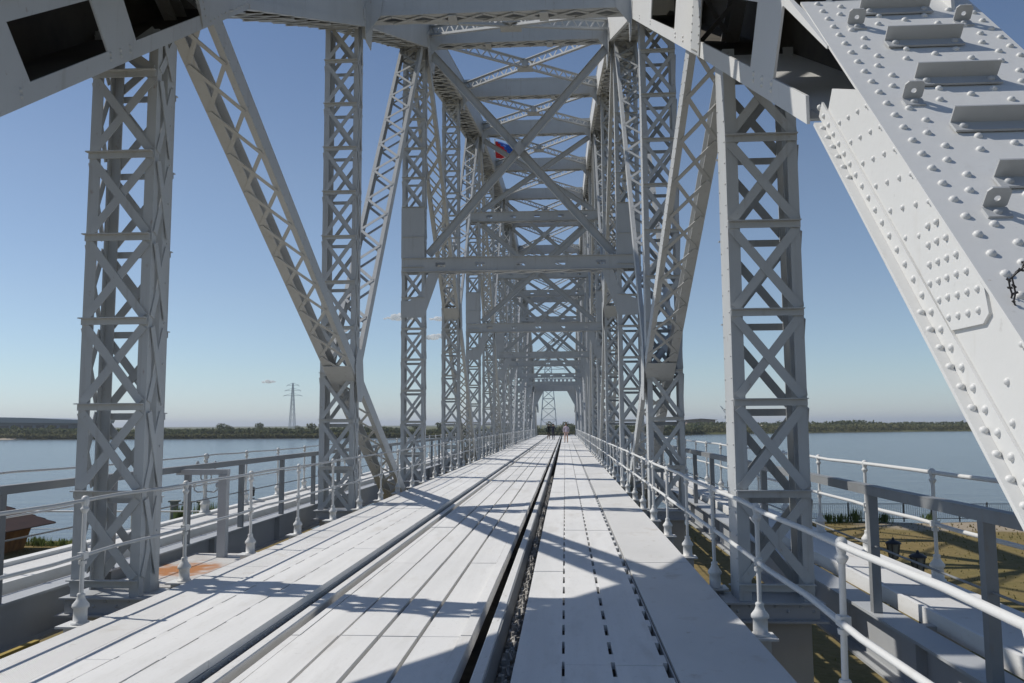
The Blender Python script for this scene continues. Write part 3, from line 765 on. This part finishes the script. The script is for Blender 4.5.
# ------------------------------------------------------------------ people far down the deck
def person(loc,label,top,legs,hair,heading,pose):
    skin=bpy.data.materials.get('skin') or mat('skin',(.45,.27,.19),.6)
    J={'pel':(0,0,.95,.13,.10),'waist':(0,0,1.1,.13,.095),'chest':(0,.0,1.32,.16,.105),'neck':(0,.0,1.49,.055,.055),'head0':(0,.015,1.58,.075,.085),'head1':(0,.01,1.70,.07,.08)}
    pts=[];E=[];rad=[]
    def add(p,r): pts.append(p); rad.append(r); return len(pts)-1
    ids={k:add(v[:3],v[3:]) for k,v in J.items()}
    for a,b in (('pel','waist'),('waist','chest'),('chest','neck'),('neck','head0'),('head0','head1')): E.append((ids[a],ids[b]))
    for sd in (1,-1):
        st=pose['stride']*sd
        h=add((sd*.09,0,.90),(.085,.085)); k=add((sd*.10,st*.5+.03,.49),(.058,.058)); an=add((sd*.10,st,.09),(.040,.042)); to=add((sd*.11,st+.17,.035),(.035,.03))
        E+= [(ids['pel'],h),(h,k),(k,an),(an,to)]
        sh=add((sd*.19,0,1.42),(.055,.055)); el=add((sd*(.24+pose['elb']),-.02+pose['arm']*.3,1.15),(.04,.04)); wr=add((sd*(.21+pose['elb']*.4),.10+pose['arm'],.94+pose['lift']),(.028,.028)); ha=add((sd*(.20+pose['elb']*.2),.14+pose['arm'],.86+pose['lift']),(.032,.022))
        E+= [(ids['chest'],sh),(sh,el),(el,wr),(wr,ha)]
    me=bpy.data.meshes.new('person'); me.from_pydata([p for p in pts],E,[]); o=bpy.data.objects.new('person',me); COL.objects.link(o)
    sk=o.modifiers.new('skin','SKIN'); ss=o.modifiers.new('sub','SUBSURF'); ss.levels=ss.render_levels=2
    for i,v in enumerate(me.skin_vertices[0].data): v.radius=rad[i]; v.use_root=(i==0)
    o.location=loc; o.rotation_euler.z=heading
    # clothes by height: trousers, shirt, skin
    m=bpy.data.materials.new('clothes'); m.use_nodes=True; N=m.node_tree.nodes; L=m.node_tree.links
    tc=N.new('ShaderNodeTexCoord'); sp=N.new('ShaderNodeSeparateXYZ'); L.new(tc.outputs['Object'],sp.inputs[0])
    cr=N.new('ShaderNodeValToRGB'); cr.color_ramp.interpolation='CONSTANT'; mu=N.new('ShaderNodeMath'); mu.operation='DIVIDE'; mu.inputs[1].default_value=2
    L.new(sp.outputs['Z'],mu.inputs[0]); L.new(mu.outputs[0],cr.inputs[0])
    el=cr.color_ramp.elements; sk_=(.45,.27,.19,1)
    el[0].position=0; el[0].color=(.05,.05,.05,1); el[1].position=.05; el[1].color=(*legs['lo'],1)
    for p_,c_ in ((legs['h'],(*legs['hi'],1)),(.485,(*top,1)),(.745,sk_)): e=el.new(p_); e.color=c_
    L.new(cr.outputs[0],N['Principled BSDF'].inputs['Base Color']); N['Principled BSDF'].inputs['Roughness'].default_value=.8
    me.materials.append(m); tag(o,label,'person')
    hm=MB(); hm.lathe((0,-.005,1.62),[(.088,0),(.098,.05),(.09,.10),(.055,.145),(.01,.16)],12); h=hm.build('hair',mat('hair',hair,.7)); h.parent=o
    fm=MB(); 
    fm.lathe((0,.085,1.605),[(.016,0),(.012,.02),(.006,.03)],8,V((0,1,0)))
    for sd in (1,-1): fm.lathe((sd*.032,.078,1.645),[(.010,0),(.008,.006)],8,V((0,1,0)))
    fm.box(-.025,.025,.083,.09,1.560,1.568); f=fm.build('face',skin); f.parent=o
    return o
person((.09,75,0),'person in a pale lilac top walking on the deck, right of the rail',(.62,.52,.60),{'lo':(.45,.27,.19),'hi':(.5,.35,.32),'h':.33},(.10,.06,.03),R(175),{'stride':.2,'elb':.02,'arm':.03,'lift':.0})
person((-1.30,93,-.05),'person in dark navy clothes standing on the far planks, nearer the rail',(.02,.025,.05),{'lo':(.03,.03,.05),'hi':(.03,.03,.05),'h':.2},(.03,.02,.02),R(200),{'stride':.05,'elb':.06,'arm':.08,'lift':.15})
person((-1.85,96,-.05),'person in black standing on the far planks, left of the one in navy',(.012,.012,.012),{'lo':(.25,.17,.12),'hi':(.02,.02,.02),'h':.3},(.02,.015,.01),R(160),{'stride':.04,'elb':.04,'arm':.0,'lift':.0})

# ------------------------------------------------------------------ ground, water, far banks
SHORE=[(-900,36),(-300,42),(-60,47),(-30,50),(-20,56),(0,60),(30,61),(90,63),(300,70),(900,90)]
def shore_y(x):
    for (a,ya),(b,yb) in zip(SHORE,SHORE[1:]):
        if x<=b: return ya+(yb-ya)*(x-a)/(b-a)
    return SHORE[-1][1]
def sandy(nt,b,geo,col):
    N=nt.nodes;L=nt.links
    mp=N.new('ShaderNodeMapping'); mp.inputs['Location'].default_value=(-26*.13,-57.0*.30,5*.1); mp.inputs['Scale'].default_value=(.13,.30,.1); L.new(geo.outputs['Position'],mp.inputs['Vector'])
    ln=N.new('ShaderNodeVectorMath'); ln.operation='LENGTH'; L.new(mp.outputs[0],ln.inputs[0])
    t=N.new('ShaderNodeTexNoise'); t.inputs['Scale'].default_value=.5; t.inputs['Detail'].default_value=8; L.new(geo.outputs['Position'],t.inputs['Vector'])
    ad=N.new('ShaderNodeMath'); ad.operation='MULTIPLY_ADD'; ad.inputs[1].default_value=1.4; L.new(t.outputs['Fac'],ad.inputs[0]); L.new(ln.outputs['Value'],ad.inputs[2])
    mr=N.new('ShaderNodeMapRange'); mr.inputs['From Min'].default_value=1.75; mr.inputs['From Max'].default_value=1.35; mr.inputs['To Max'].default_value=.9; L.new(ad.outputs[0],mr.inputs['Value'])
    mx=N.new('ShaderNodeMix'); mx.data_type='RGBA'; mx.inputs[7].default_value=(.33,.28,.215,1); L.new(mr.outputs[0],mx.inputs[0]); L.new(col,mx.inputs[6]); L.new(mx.outputs[2],b.inputs['Base Color'])
GROUND=mat('dry_grass_ground',(.20,.15,.062),.95,extra=sandy,noise=[((.10,.10,.1),.40,.62,(.165,.14,.055),.9),((.9,.9,.9),.42,.68,(.23,.17,.08),.7),((3,3,3),.5,.75,(.10,.09,.04),.6),((9,9,9),.5,.75,(.22,.18,.10),.5)],bump=(2.5,.6,.12),spec=.1)
vs=[];fs=[]
xs=[-900,-600,-400,-250,-150]+list(range(-100,101,4))+[150,250,400,600,900]
for x in xs:
    sy=shore_y(x)+ (random.uniform(-.7,.7) if abs(x)<100 else 0)
    for y,z in ((-700,-5.2),(-60,-5.1),(-10,-5.0),(10,-5),(25,-5),(sy-6,-5.02),(sy-2,-5.05),(sy,-5.35),(sy+2.5,-7.3),(sy+9,-9.5)): vs.append((x,y,z+ (random.uniform(-.06,.06) if -10<y<sy-1 and abs(x)<100 else 0)))
n=10
for i in range(len(xs)-1):
    for j in range(n-1): fs.append((i*n+j,(i+1)*n+j,(i+1)*n+j+1,i*n+j+1))
me=bpy.data.meshes.new('near_ground'); me.from_pydata(vs,[],fs); me.materials.append(GROUND); o=bpy.data.objects.new('near_ground',me); COL.objects.link(o); tag(o,'dry brown grass bank under the near end of the bridge','ground',kind='structure')
# sandy patch by the fence
def water_extra(nt,b,geo,col):
    N=nt.nodes;L=nt.links; h=None
    for sc,w in (((.03,.12,1),.9),((.22,.75,1),.40),((1.3,3.4,1),.14)):
        mp=N.new('ShaderNodeMapping'); mp.inputs['Scale'].default_value=sc; mp.inputs['Rotation'].default_value=(0,0,R(12)); L.new(geo.outputs['Position'],mp.inputs['Vector'])
        t=N.new('ShaderNodeTexNoise'); t.inputs['Scale'].default_value=1; t.inputs['Detail'].default_value=4; L.new(mp.outputs[0],t.inputs['Vector'])
        mu=N.new('ShaderNodeMath'); mu.operation='MULTIPLY'; mu.inputs[1].default_value=w; L.new(t.outputs['Fac'],mu.inputs[0])
        if h is None: h=mu.outputs[0]
        else:
            ad=N.new('ShaderNodeMath'); L.new(h,ad.inputs[0]); L.new(mu.outputs[0],ad.inputs[1]); h=ad.outputs[0]
    bp=N.new('ShaderNodeBump'); bp.inputs['Strength'].default_value=.9; bp.inputs['Distance'].default_value=.38
    L.new(h,bp.inputs['Height']); L.new(bp.outputs[0],b.inputs['Normal'])
    b.inputs['IOR'].default_value=1.33
WATER=mat('river_water',(.10,.12,.135),.15,extra=water_extra)
me=bpy.data.meshes.new('river'); S=20000; me.from_pydata([(-S,-800,-7),(S,-800,-7),(S,S,-7),(-S,S,-7)],[],[(0,1,2,3)]); me.materials.append(WATER); o=bpy.data.objects.new('river',me); COL.objects.link(o); tag(o,'wide blue grey river under the bridge with small ripples','river',kind='structure')
# far bank as measured from the picture's waterline
FAR=[(-2500,700),(-900,640),(-620,600),(-300,575),(-90,580),(60,610),(120,690),(320,815),(520,860),(900,950),(2500,1200)]
def far_y(x):
    for (a,ya),(b,yb) in zip(FAR,FAR[1:]):
        if x<=b: return ya+(yb-ya)*(x-a)/(b-a)
    return FAR[-1][1]
FARM=mat('far_bank',(.11,.115,.05),.95,noise=[((.01,.02,.1),.45,.6,(.15,.14,.07),.8),((.1,.1,.1),.4,.7,(.07,.08,.03),.7)],spec=.1)
vs=[];fs=[]; xs=list(range(-2500,2501,50))
for x in xs:
    fy=far_y(x)
    for y,z in ((fy-6,-8),(fy,-6.9),(fy+4,-6.0),(fy+40,-5),(fy+400,-4.5),(19000,-4)): vs.append((x*(1 if y<5000 else 8),y,z))
n=6
for i in range(len(xs)-1):
    for j in range(n-1): fs.append((i*n+j,(i+1)*n+j,(i+1)*n+j+1,i*n+j+1))
me=bpy.data.meshes.new('far_bank'); me.from_pydata(vs,[],fs); me.materials.append(FARM); o=bpy.data.objects.new('far_bank',me); COL.objects.link(o); tag(o,'low green far bank of the river','riverbank',kind='structure')
SAND=mat('sand',(.48,.41,.31),.95,noise=[((.05,.05,.1),.4,.7,(.36,.30,.22),.8)])
def mound(name,label,x0,x1,dy,w,h,mm):
    m=MB(); n=24; pts=[]
    for k in range(n+1):
        x=x0+(x1-x0)*k/n; e=math.sin(math.pi*k/n)**.5; hh=h*e*random.uniform(.8,1.05); y=far_y(x)+dy
        pts.append([(x,y-w*e,-7.1),(x,y-w*.4*e,-6.6+hh*.7),(x,y,-6.5+hh),(x,y+w,-6.2)])
    for k in range(n):
        for j in range(3): m._add([pts[k][j],pts[k+1][j],pts[k+1][j+1],pts[k][j+1]],[(0,1,2,3)],True)
    o=m.build(name,mm); tag(o,label,'sand',kind='structure')
mound('sand_spit','pale sand spit at the foot of the far left bank',-470,-385,1,6,1.0,SAND)
mound('sand_bank','pale sand heap behind the marsh on the far right bank',132,200,60,14,7.5,SAND)

def leafball(m,c,rx,ry,rz,n,size):
    for _ in range(n):
        while True:
            p=V((random.uniform(-1,1),random.uniform(-1,1),random.uniform(-1,1)))
            if p.length<1: break
        if random.random()<.6: p=p.normalized()*random.uniform(.72,1.0)
        q=V(c)+V((p.x*rx,p.y*ry,p.z*rz)); a=V((random.gauss(0,1),random.gauss(0,1),random.gauss(0,1))).normalized(); b=a.orthogonal().normalized(); b=Matrix.Rotation(random.uniform(0,6.28),3,a)@b; cc=a.cross(b); s_=size*random.uniform(.6,1.3)
        m._add([q-b*s_-cc*s_*.5,q+b*s_*.2-cc*s_*.7,q+b*s_+cc*s_*.4,q-b*s_*.1+cc*s_*.7],[(0,1,2,3)])
def thicket(name,label,x0,x1,dy0,dy1,h0,h1,count,size,mm):
    m=MB()
    for _ in range(count):
        x=random.uniform(x0,x1); y=far_y(x)+random.uniform(dy0,dy1)
        h=h0+(h1-h0)*(.5+.5*math.sin(x*.021+1.3*math.sin(x*.057))*math.cos(x*.0087+.7))
        h*=random.uniform(.75,1.1); z=-6.2+h*random.random()**.7
        a=V((random.gauss(0,1),random.gauss(0,1)-.4,random.gauss(0,1)+.3)).normalized(); b=a.orthogonal().normalized(); b=Matrix.Rotation(random.uniform(0,6.28),3,a)@b; cc=a.cross(b); s_=size*random.uniform(.6,1.4); q=V((x,y,z))
        m._add([q-b*s_-cc*s_*.5,q+b*s_*.2-cc*s_*.7,q+b*s_+cc*s_*.4,q-b*s_*.1+cc*s_*.7],[(0,1,2,3)])
    o=m.build(name,mm); tag(o,label,'shrubs',kind='stuff'); return o
thicket('thicket','green thicket lining the far left bank',-700,110,2,34,4.0,6.8,30000,1.15,LEAF)
thicket('thicket','olive marsh growth lining the far right bank',110,900,2,40,4.8,6.6,24000,1.0,LEAF2)
thicket('thicket','light olive reeds at the foot of the far left bank',-480,110,-1,3,1.6,3.2,9000,.8,LEAF2)
thicket('thicket','dark line of brush behind the marsh on the far right bank',110,900,60,130,6.5,9.5,14000,1.4,LEAF)
def tree(x,y,z,h,w,label,group):
    t=thing('tree',label,'tree',(x,y,z),group)
    m=MB(); m.tube([(x,y,z),(x+.2,y,z+h*.35),(x-.1,y,z+h*.75)],h*.03,6,r2=h*.008)
    for k in range(4):
        a=random.uniform(0,6.28); m.tube([(x,y,z+h*(.35+.08*k)),(x+math.cos(a)*w*.5,y+math.sin(a)*w*.5,z+h*(.55+.08*k))],h*.012,5,r2=h*.004)
    m.build('trunk',TRUNK,t)
    m=MB()
    for k in range(7):
        a=random.uniform(0,6.28); r=random.uniform(.1,.6)*w
        leafball(m,(x+math.cos(a)*r,y+math.sin(a)*r,z+h*random.uniform(.45,.85)),w*.45,w*.45,h*.18,42,h*.055)
    m.build('crown',LEAF,t)
for k in range(34):
    x=-640+k*22+random.uniform(-11,11); y=far_y(x)+random.uniform(14,40)
    tree(x,y,-5.6,random.uniform(6.2,9.8),random.uniform(3,6.5),'dark bushy tree rising a little above the thicket on the far left bank','trees on the far left bank')
for k,(x,hh) in enumerate(((-38,8),(-22,7),(-9,9.5),(4,8),(14,7.5),(24,7))):
    tree(x,far_y(x)+30+k*3,-5.6,hh,5.5,'dark tree on the far bank seen through the far portal','trees behind the far portal')
# ground cover: dry tufts and weeds by the fence
m=MB()
for _ in range(9000):
    x=random.uniform(6,60)*random.random()**.3+ (4 if random.random()<.7 else -60); y=random.uniform(12,58)
    if y>shore_y(x)-2: continue
    hgt=random.uniform(.05,.16); a=random.uniform(0,6.28); w=.05; dx,dy=math.cos(a)*w,math.sin(a)*w; lx,ly=random.uniform(-.08,.08),random.uniform(-.08,.08)
    m._add([(x-dx,y-dy,-5.03),(x+dx,y+dy,-5.03),(x+lx,y+ly,-5+hgt)],[(0,1,2)])
o=m.build('grass_tufts',GRASSM); tag(o,'short dry grass tufts on the bank right of the bridge','grass',kind='stuff')
def weed(x,y,h,label,group,n=90,w=.6):
    t=thing('weed_clump',label,'weeds',(x,y,-5.03),group); m=MB()
    for _ in range(n):
        a=random.uniform(0,6.28); r=w*random.random(); hh=h*random.uniform(.5,1); px,py=x+math.cos(a)*r,y+math.sin(a)*r
        l=V((random.uniform(-.15,.15),random.uniform(-.15,.15),hh)); q=V((px,py,-5.03)); k=V((math.cos(a+1.2),math.sin(a+1.2),0))*.016
        m._add([q-k,q+k,q+l*.6+k*1.6,q+l,q+l*.6-k*1.6],[(0,1,2,3,4)])
    m.build('leaves',WEED,t)
for x in (17.6,18.4,19.4,20.6,21.3,24.2): weed(x,58.6,random.uniform(.5,1.15),'upright green weeds growing along the black waterside fence','weeds along the fence')
for k in range(7): weed(-32.0+k*.62,46.2+random.uniform(-.6,.6),random.uniform(.35,.7),'low green bush growing by the brown hut','bushes by the hut',90,.5)
for k in range(12): weed(-26.5+k*.9,58.2+random.uniform(-1,.5),random.uniform(1.0,1.7),'dark shrub on the river edge left of the bridge','shrubs on the left river edge',110,.6)
# black fence along the water
t=thing('waterside_fence','thin black fence along the river edge right of the bridge','fence',(24,59.3,-5))
first=None
for k in range(26):
    x=15.5+k*1.83
    if first is None:
        m=MB(); m.box(-.035,.035,-.035,.035,-.05,1.25); first=m.build('post',BLACK); first.location=(x,59.3,-5); attach(first,t)
    else: inst(first,'post',(x,59.3,-5),t)
m=MB()
for z in (.15,1.12): m.box(15.5,61.3,59.285,59.315,-5+z,-5+z+.04)
k=15.6
while k<61.2: m.box(k,k+.014,59.29,59.31,-4.85,-3.90); k+=.14
m.build('bars',BLACK,t)
t=thing('pipe_fence','grey pipe fence on the shore behind the brown hut','fence',(-30,47.5,-5))
for k in range(6):
    m=MB(); x=-40+k*3.9; m.tube([(x,47.6,-5.1),(x,47.6,-3.2)],.045,6); m.build('post',PAINT_D,t)
m=MB(); m.tube([(-44,47.6,-3.2),(-19,47.6,-3.2)],.05,6); m.build('rail_pipe',PAINT_L,t)
m=MB(); m.tube([(-44,47.6,-4.2),(-19,47.6,-4.2)],.02,6); m.build('wire_rail',PAINT_D,t)
# hut
BROWN=mat('brown_planks',(.060,.028,.019),.7,noise=[((1,1,8),.4,.7,(.036,.018,.013),.8)]); OCHRE=mat('ochre_wall',(.27,.13,.045),.8,noise=[((3,3,1),.4,.7,(.10,.05,.025),.8)])
t=thing('wooden_hut','low brown wooden hut with a wide plank roof on the left shore','hut',(-32.4,43.5,-5))
m=MB(); x0,x1,y0,y1=-35.2,-29.4,42.4,45.4
m.hexa([(x0+.3,y0+.2,-5.05),(x1-.35,y0+.2,-5.05),(x1-.35,y1-.2,-5.05),(x0+.3,y1-.2,-5.05),(x0,y0,-3.66),(x1,y0,-3.66),(x1,y1,-3.66),(x0,y1,-3.66)]); m.build('wall',OCHRE,t)
m=MB(); 
for k in range(6):
    f0,f1=k/6,(k+1)/6; e=.9
    X0,X1=x0-.6,x1+.95
    def rp(f,s_): return (X0+2.6*f*.3,X1-2.7*f*.85,(y0-.6)+(1.9)*f if s_<0 else (y1+.6)-1.9*f,-3.66+1.30*f)
    for s_ in (-1,1):
        a=rp(f0,s_);b=rp(f1,s_); m.prism([(a[0],a[2],a[3]+.05),(a[1],a[2],a[3]+.05),(b[1],b[2],b[3]+.01),(b[0],b[2],b[3]+.01)],(0,0,-.07))
m.prism([(x1+.95,y0-.6,-3.64),(x1+.95,y1+.6,-3.64),(x1-1.33,y1-1.3,-2.36),(x1-1.33,y0+1.3,-2.36)],(0,0,-.05))
m.box(x0-.6,x1+.95,y0-.62,y0-.58,-3.92,-3.64); m.build('roof',BROWN,t)
m=MB(); m.box(-31.9,-31.1,42.5,42.62,-4.9,-3.95); m.build('door',BROWN,t)
# lantern lamps on the grass
def lantern(x,y,zt,label):
    t=thing('lantern_lamp',label,'street lamp',(x,y,-5),'lantern lamps on the grass')
    m=MB(); m.lathe((x,y,-5.03),[(.14,0),(.14,.3),(.07,.4),(.05,.9),(.045,zt+5-.55)],10); m.build('pole',BLACK,t)
    m=MB(); m.lathe((x,y,zt-.52),[(.06,0),(.11,.03)],6); m.lathe((x,y,zt-.13),[(.20,0),(.19,.02),(.10,.07),(.04,.085),(.03,.13),(.015,.15)],8)
    for k in range(6):
        a=k*math.pi/3; m.tube([(x+.105*math.cos(a),y+.105*math.sin(a),zt-.5),(x+.17*math.cos(a),y+.17*math.sin(a),zt-.12)],.010,4)
    m.build('lamp_frame',BLACK,t)
    m=MB(); m.lathe((x,y,zt-.49),[(.095,0),(.155,.365)],6); m.build('glass',GLASS,t)
GLASS=mat('lamp_glass',(.20,.21,.20),.15)
lantern(8.06,21.7,-1.20,'black lantern lamp in the grass beyond the right walkway, the left of the two')
lantern(7.76,19.5,-1.19,'black lantern lamp in the grass beyond the right walkway, the right of the two')
# mooring piles in the river
PILE=mat('weathered_pile',(.20,.20,.16),.9,noise=[((6,6,1),.4,.7,(.28,.28,.24),.8),((2,2,1.5),.5,.7,(.08,.10,.03),.7)])
for (x,y,zt,w) in ((-34.3,66,-4.85,.30),(-33.2,66.4,-4.75,.30),(-30.4,64.5,-4.2,.32),(-29.5,64.9,-4.3,.30),(-28.6,65.4,-4.35,.28)):
    m=MB(); m.tube([(x,y,-9),(x,y,zt)],w,9); m.box(x-w*1.1,x+w*1.1,y-w*1.1,y+w*1.1,zt,zt+.12); o=m.build('mooring_pile',PILE); tag(o,'weathered mooring pile standing in the river left of the bridge','pile','mooring piles')

# ------------------------------------------------------------------ far structures
PYL=mat('galvanised_far',(.60,.63,.66),.6)
def pylon(x,y,h,w,label):
    t=thing('transmission_tower',label,'pylon',(x,y,-5),None); m=MB(); th=h*.0065
    def wd(f): return w*(1-f)**.9*.5+w*.075
    fs_=[0,.14,.27,.39,.5,.6,.69,.77,.85,.92,1]
    for a,b in zip(fs_,fs_[1:]):
        za,zb=-5+h*a,-5+h*b; A=[V((x+i*wd(a),y+j*wd(a),za)) for i,j in ((-1,-1),(1,-1),(1,1),(-1,1))]; B=[V((x+i*wd(b),y+j*wd(b),zb)) for i,j in ((-1,-1),(1,-1),(1,1),(-1,1))]
        for k in range(4):
            m.bar(A[k],B[k],th*1.3,th*1.3,(0,1,0)); m.bar(A[k],B[(k+1)%4],th*.7,th*.7,(0,1,.1)); m.bar(A[(k+1)%4],B[k],th*.7,th*.7,(0,1,.1)); m.bar(B[k],B[(k+1)%4],th*.7,th*.7,(0,0,1))
    m.build('tower_frame',PYL,t)
    for f,l in ((.74,.20),(.85,.17),(.96,.13)):
        m=MB(); z=-5+h*f
        for e in (-1,1):
            m.bar((x,y,z),(x+e*h*l,y,z),th,th,(0,1,0)); m.bar((x,y,z+h*.05),(x+e*h*l,y,z),th*.8,th*.8,(0,1,0)); m.bar((x+e*h*l,y,z),(x+e*h*l,y,z-h*.03),th*.7,th*.7,(0,1,0))
        m.build('cross_arm',PYL,t)
pylon(-368,1120,64,6.5,'lattice transmission tower rising alone above the far left bank')
pylon(-14.6,760,76,13,'lattice transmission tower seen through the far portal')
HALL=mat('far_hall_cladding',(.12,.15,.20),.6); HROOF=mat('far_hall_roof',(.24,.28,.33),.6)
t=thing('long_hall','long blue grey hall with a sloping roof behind the far left bank','building',(-560,870,-5))
m=MB(); m.prism([(-700,850,-5),(-515,850,-5),(-515,850,5.5),(-700,850,8.5)],(0,60,0)); m.build('wall',HALL,t)
m=MB(); m.prism([(-702,846,8.4),(-505,846,5.4),(-503,846,9.0),(-560,846,11.5),(-702,846,14.5)],(0,70,0)); m.build('roof',HROOF,t)
for k in range(14):
    m=MB(); m.box(-695+k*13,-686+k*13,849.4,849.9,-3.5,3.5); m.build('window',BLACK,t)
t=thing('low_warehouse','low flat warehouse behind the far right bank beside the sand heap','building',(160,960,-5))
m=MB(); m.prism([(140,980,-5),(172,980,-5),(172,980,5.2),(156,980,6.4),(140,980,5.2)],(0,30,0)); m.build('wall',mat('far_brick',(.25,.20,.17),.8),t)
m=MB(); m.prism([(138,978,5.3),(156,978,6.7),(174,978,5.3),(174,978,5.8),(156,978,7.2),(138,978,5.8)],(0,34,0)); m.build('roof',mat('far_roof',(.10,.08,.08),.8),t)
t=thing('dock_crane','small dock crane with a raised jib on the far right bank','crane',(193,1000,-5))
m=MB(); m.bar((187,1000,-5),(189,1000,8),1,1,(0,1,0)); m.bar((197,1000,-5),(191,1000,8),1,1,(0,1,0)); m.box(186,194,998,1002,7,10.5); m.build('tower',PYL,t)
m=MB(); m.bar((190,1000,10),(182,1000,22),.8,.8,(0,1,0)); m.bar((190,1000,14),(182,1000,22),.4,.4,(0,1,0)); m.bar((190,1000,10),(190,1000,15),.6,.6,(0,1,0)); m.build('jib',PYL,t)
# clouds far beyond the horizon
CL=mat('cloud_white',(.95,.95,.95),1.,spec=0.); nt=CL.node_tree
tr=nt.nodes.new('ShaderNodeBsdfTranslucent'); tr.inputs[0].default_value=(.97,.97,.97,1); ma=nt.nodes.new('ShaderNodeMixShader'); ma.inputs[0].default_value=.5
tp=nt.nodes.new('ShaderNodeBsdfTransparent'); mb=nt.nodes.new('ShaderNodeMixShader'); mb.inputs[0].default_value=.32
nt.links.new(nt.nodes['Principled BSDF'].outputs[0],ma.inputs[1]); nt.links.new(tr.outputs[0],ma.inputs[2]); nt.links.new(ma.outputs[0],mb.inputs[1]); nt.links.new(tp.outputs[0],mb.inputs[2]); nt.links.new(mb.outputs[0],nt.nodes['Material Output'].inputs['Surface'])
from mathutils import noise
def cloud(px,pz,w,label):
    Y=14000.; bm=bmesh.new()
    for k in range(24):
        f=random.uniform(-.5,.5); r=w*random.uniform(.05,.12)*(1.2-1.4*abs(f))
        bmesh.ops.create_icosphere(bm,subdivisions=3,radius=r,matrix=Matrix.Translation((px+f*w,Y+random.uniform(-.1,.1)*w,pz+random.uniform(-.03,.13)*w*(1-1.6*abs(f))))@Matrix.Diagonal((1.5,1,.75,1)))
    me=bpy.data.meshes.new('cloud'); bm.to_mesh(me); bm.free(); me.materials.append(CL)
    o=bpy.data.objects.new('cloud',me); COL.objects.link(o); tag(o,label,'cloud',kind='structure')
    rm=o.modifiers.new('skin','REMESH'); rm.mode='VOXEL'; rm.voxel_size=w*.02
    tx=bpy.data.textures.new('puffs','CLOUDS'); tx.noise_scale=w*.07; dp=o.modifiers.new('puffs','DISPLACE'); dp.texture=tx; dp.strength=w*.05; dp.texture_coords='GLOBAL'
cloud(-5020,740,230,'tiny white cloud low in the sky left of the second column')
cloud(-2790,1800,480,'small white cloud left of the third left column')
cloud(-2090,1780,330,'small white cloud right of the third left column')
cloud(-2130,1460,430,'lower small white cloud right of the third left column')

HZ=bpy.data.materials.new('haze_air'); HZ.use_nodes=True; nt=HZ.node_tree; nt.nodes.clear()
pv=nt.nodes.new('ShaderNodeVolumePrincipled'); pv.inputs['Color'].default_value=(.86,.92,1,1); pv.inputs['Density'].default_value=.00012; pv.inputs['Anisotropy'].default_value=.2
om=nt.nodes.new('ShaderNodeOutputMaterial'); nt.links.new(pv.outputs[0],om.inputs['Volume'])
m=MB(); m.box(-20500,20500,-1200,20500,-11,85); o=m.build('haze',HZ); tag(o,'thin pale haze over the river','haze',kind='stuff')
# ------------------------------------------------------------------ light, sky, camera
sun_dir=V((-.972,.233,0)).normalized()*math.cos(R(49.3))+V((0,0,math.sin(R(49.3))))
sl=bpy.data.lights.new('Sun','SUN'); sl.energy=3.9; sl.angle=R(.53); sl.color=(1,.955,.88)
so=bpy.data.objects.new('Sun',sl); COL.objects.link(so); so.rotation_euler=sun_dir.to_track_quat('Z','Y').to_euler()
w=bpy.data.worlds.new('World'); SC.world=w; w.use_nodes=True; N=w.node_tree.nodes; L=w.node_tree.links
sk=N.new('ShaderNodeTexSky'); sk.sky_type='NISHITA'; sk.sun_disc=False; sk.sun_elevation=R(49.3); sk.sun_rotation=math.atan2(sun_dir.x,sun_dir.y)
sk.air_density=1.0; sk.dust_density=.1; sk.ozone_density=5.0; sk.altitude=0
tc=N.new('ShaderNodeTexCoord'); sp=N.new('ShaderNodeSeparateXYZ'); L.new(tc.outputs['Generated'],sp.inputs[0])
cr=N.new('ShaderNodeValToRGB'); L.new(sp.outputs['Z'],cr.inputs[0]); el=cr.color_ramp.elements
el[0].position=0; el[0].color=(1.02,1.12,1.40,1); el[1].position=1; el[1].color=(1.05,1,1,1)
for p_,c_ in ((.06,(1.17,1.17,1.22,1)),(.14,(1.32,1.18,1.13,1)),(.28,(1.38,1.18,1.07,1)),(.45,(1.16,1.05,1.0,1))): e=el.new(p_); e.color=c_
mx=N.new('ShaderNodeMix'); mx.data_type='RGBA'; mx.blend_type='MULTIPLY'; mx.clamp_result=False; mx.inputs[0].default_value=1
L.new(sk.outputs[0],mx.inputs[6]); L.new(cr.outputs[0],mx.inputs[7])
bg=N['Background']; L.new(mx.outputs[2],bg.inputs[0]); bg.inputs[1].default_value=.085

f=840.; th=.09848982479248422; yaw=-.062140091444746554; r=.0058
fw=V((math.sin(yaw)*math.cos(th),math.cos(yaw)*math.cos(th),math.sin(th))); rt=V((math.cos(yaw),-math.sin(yaw),0)); up=rt.cross(fw)
rt2=rt*math.cos(r)-up*math.sin(r); up2=up*math.cos(r)+rt*math.sin(r)
cd=bpy.data.cameras.new('Camera'); cd.lens=f/1024*36; cd.sensor_width=36; cd.clip_start=.05; cd.clip_end=60000
co=bpy.data.objects.new('Camera',cd); COL.objects.link(co)
M_=Matrix((rt2,up2,-fw)).transposed().to_4x4(); M_.translation=V((0,0,1.65)); co.matrix_world=M_
SC.camera=co
SC.render.engine='CYCLES'; SC.render.resolution_x=1024; SC.render.resolution_y=683
SC.view_settings.view_transform='Standard'; SC.view_settings.look='None'; SC.view_settings.exposure=0; SC.view_settings.gamma=1
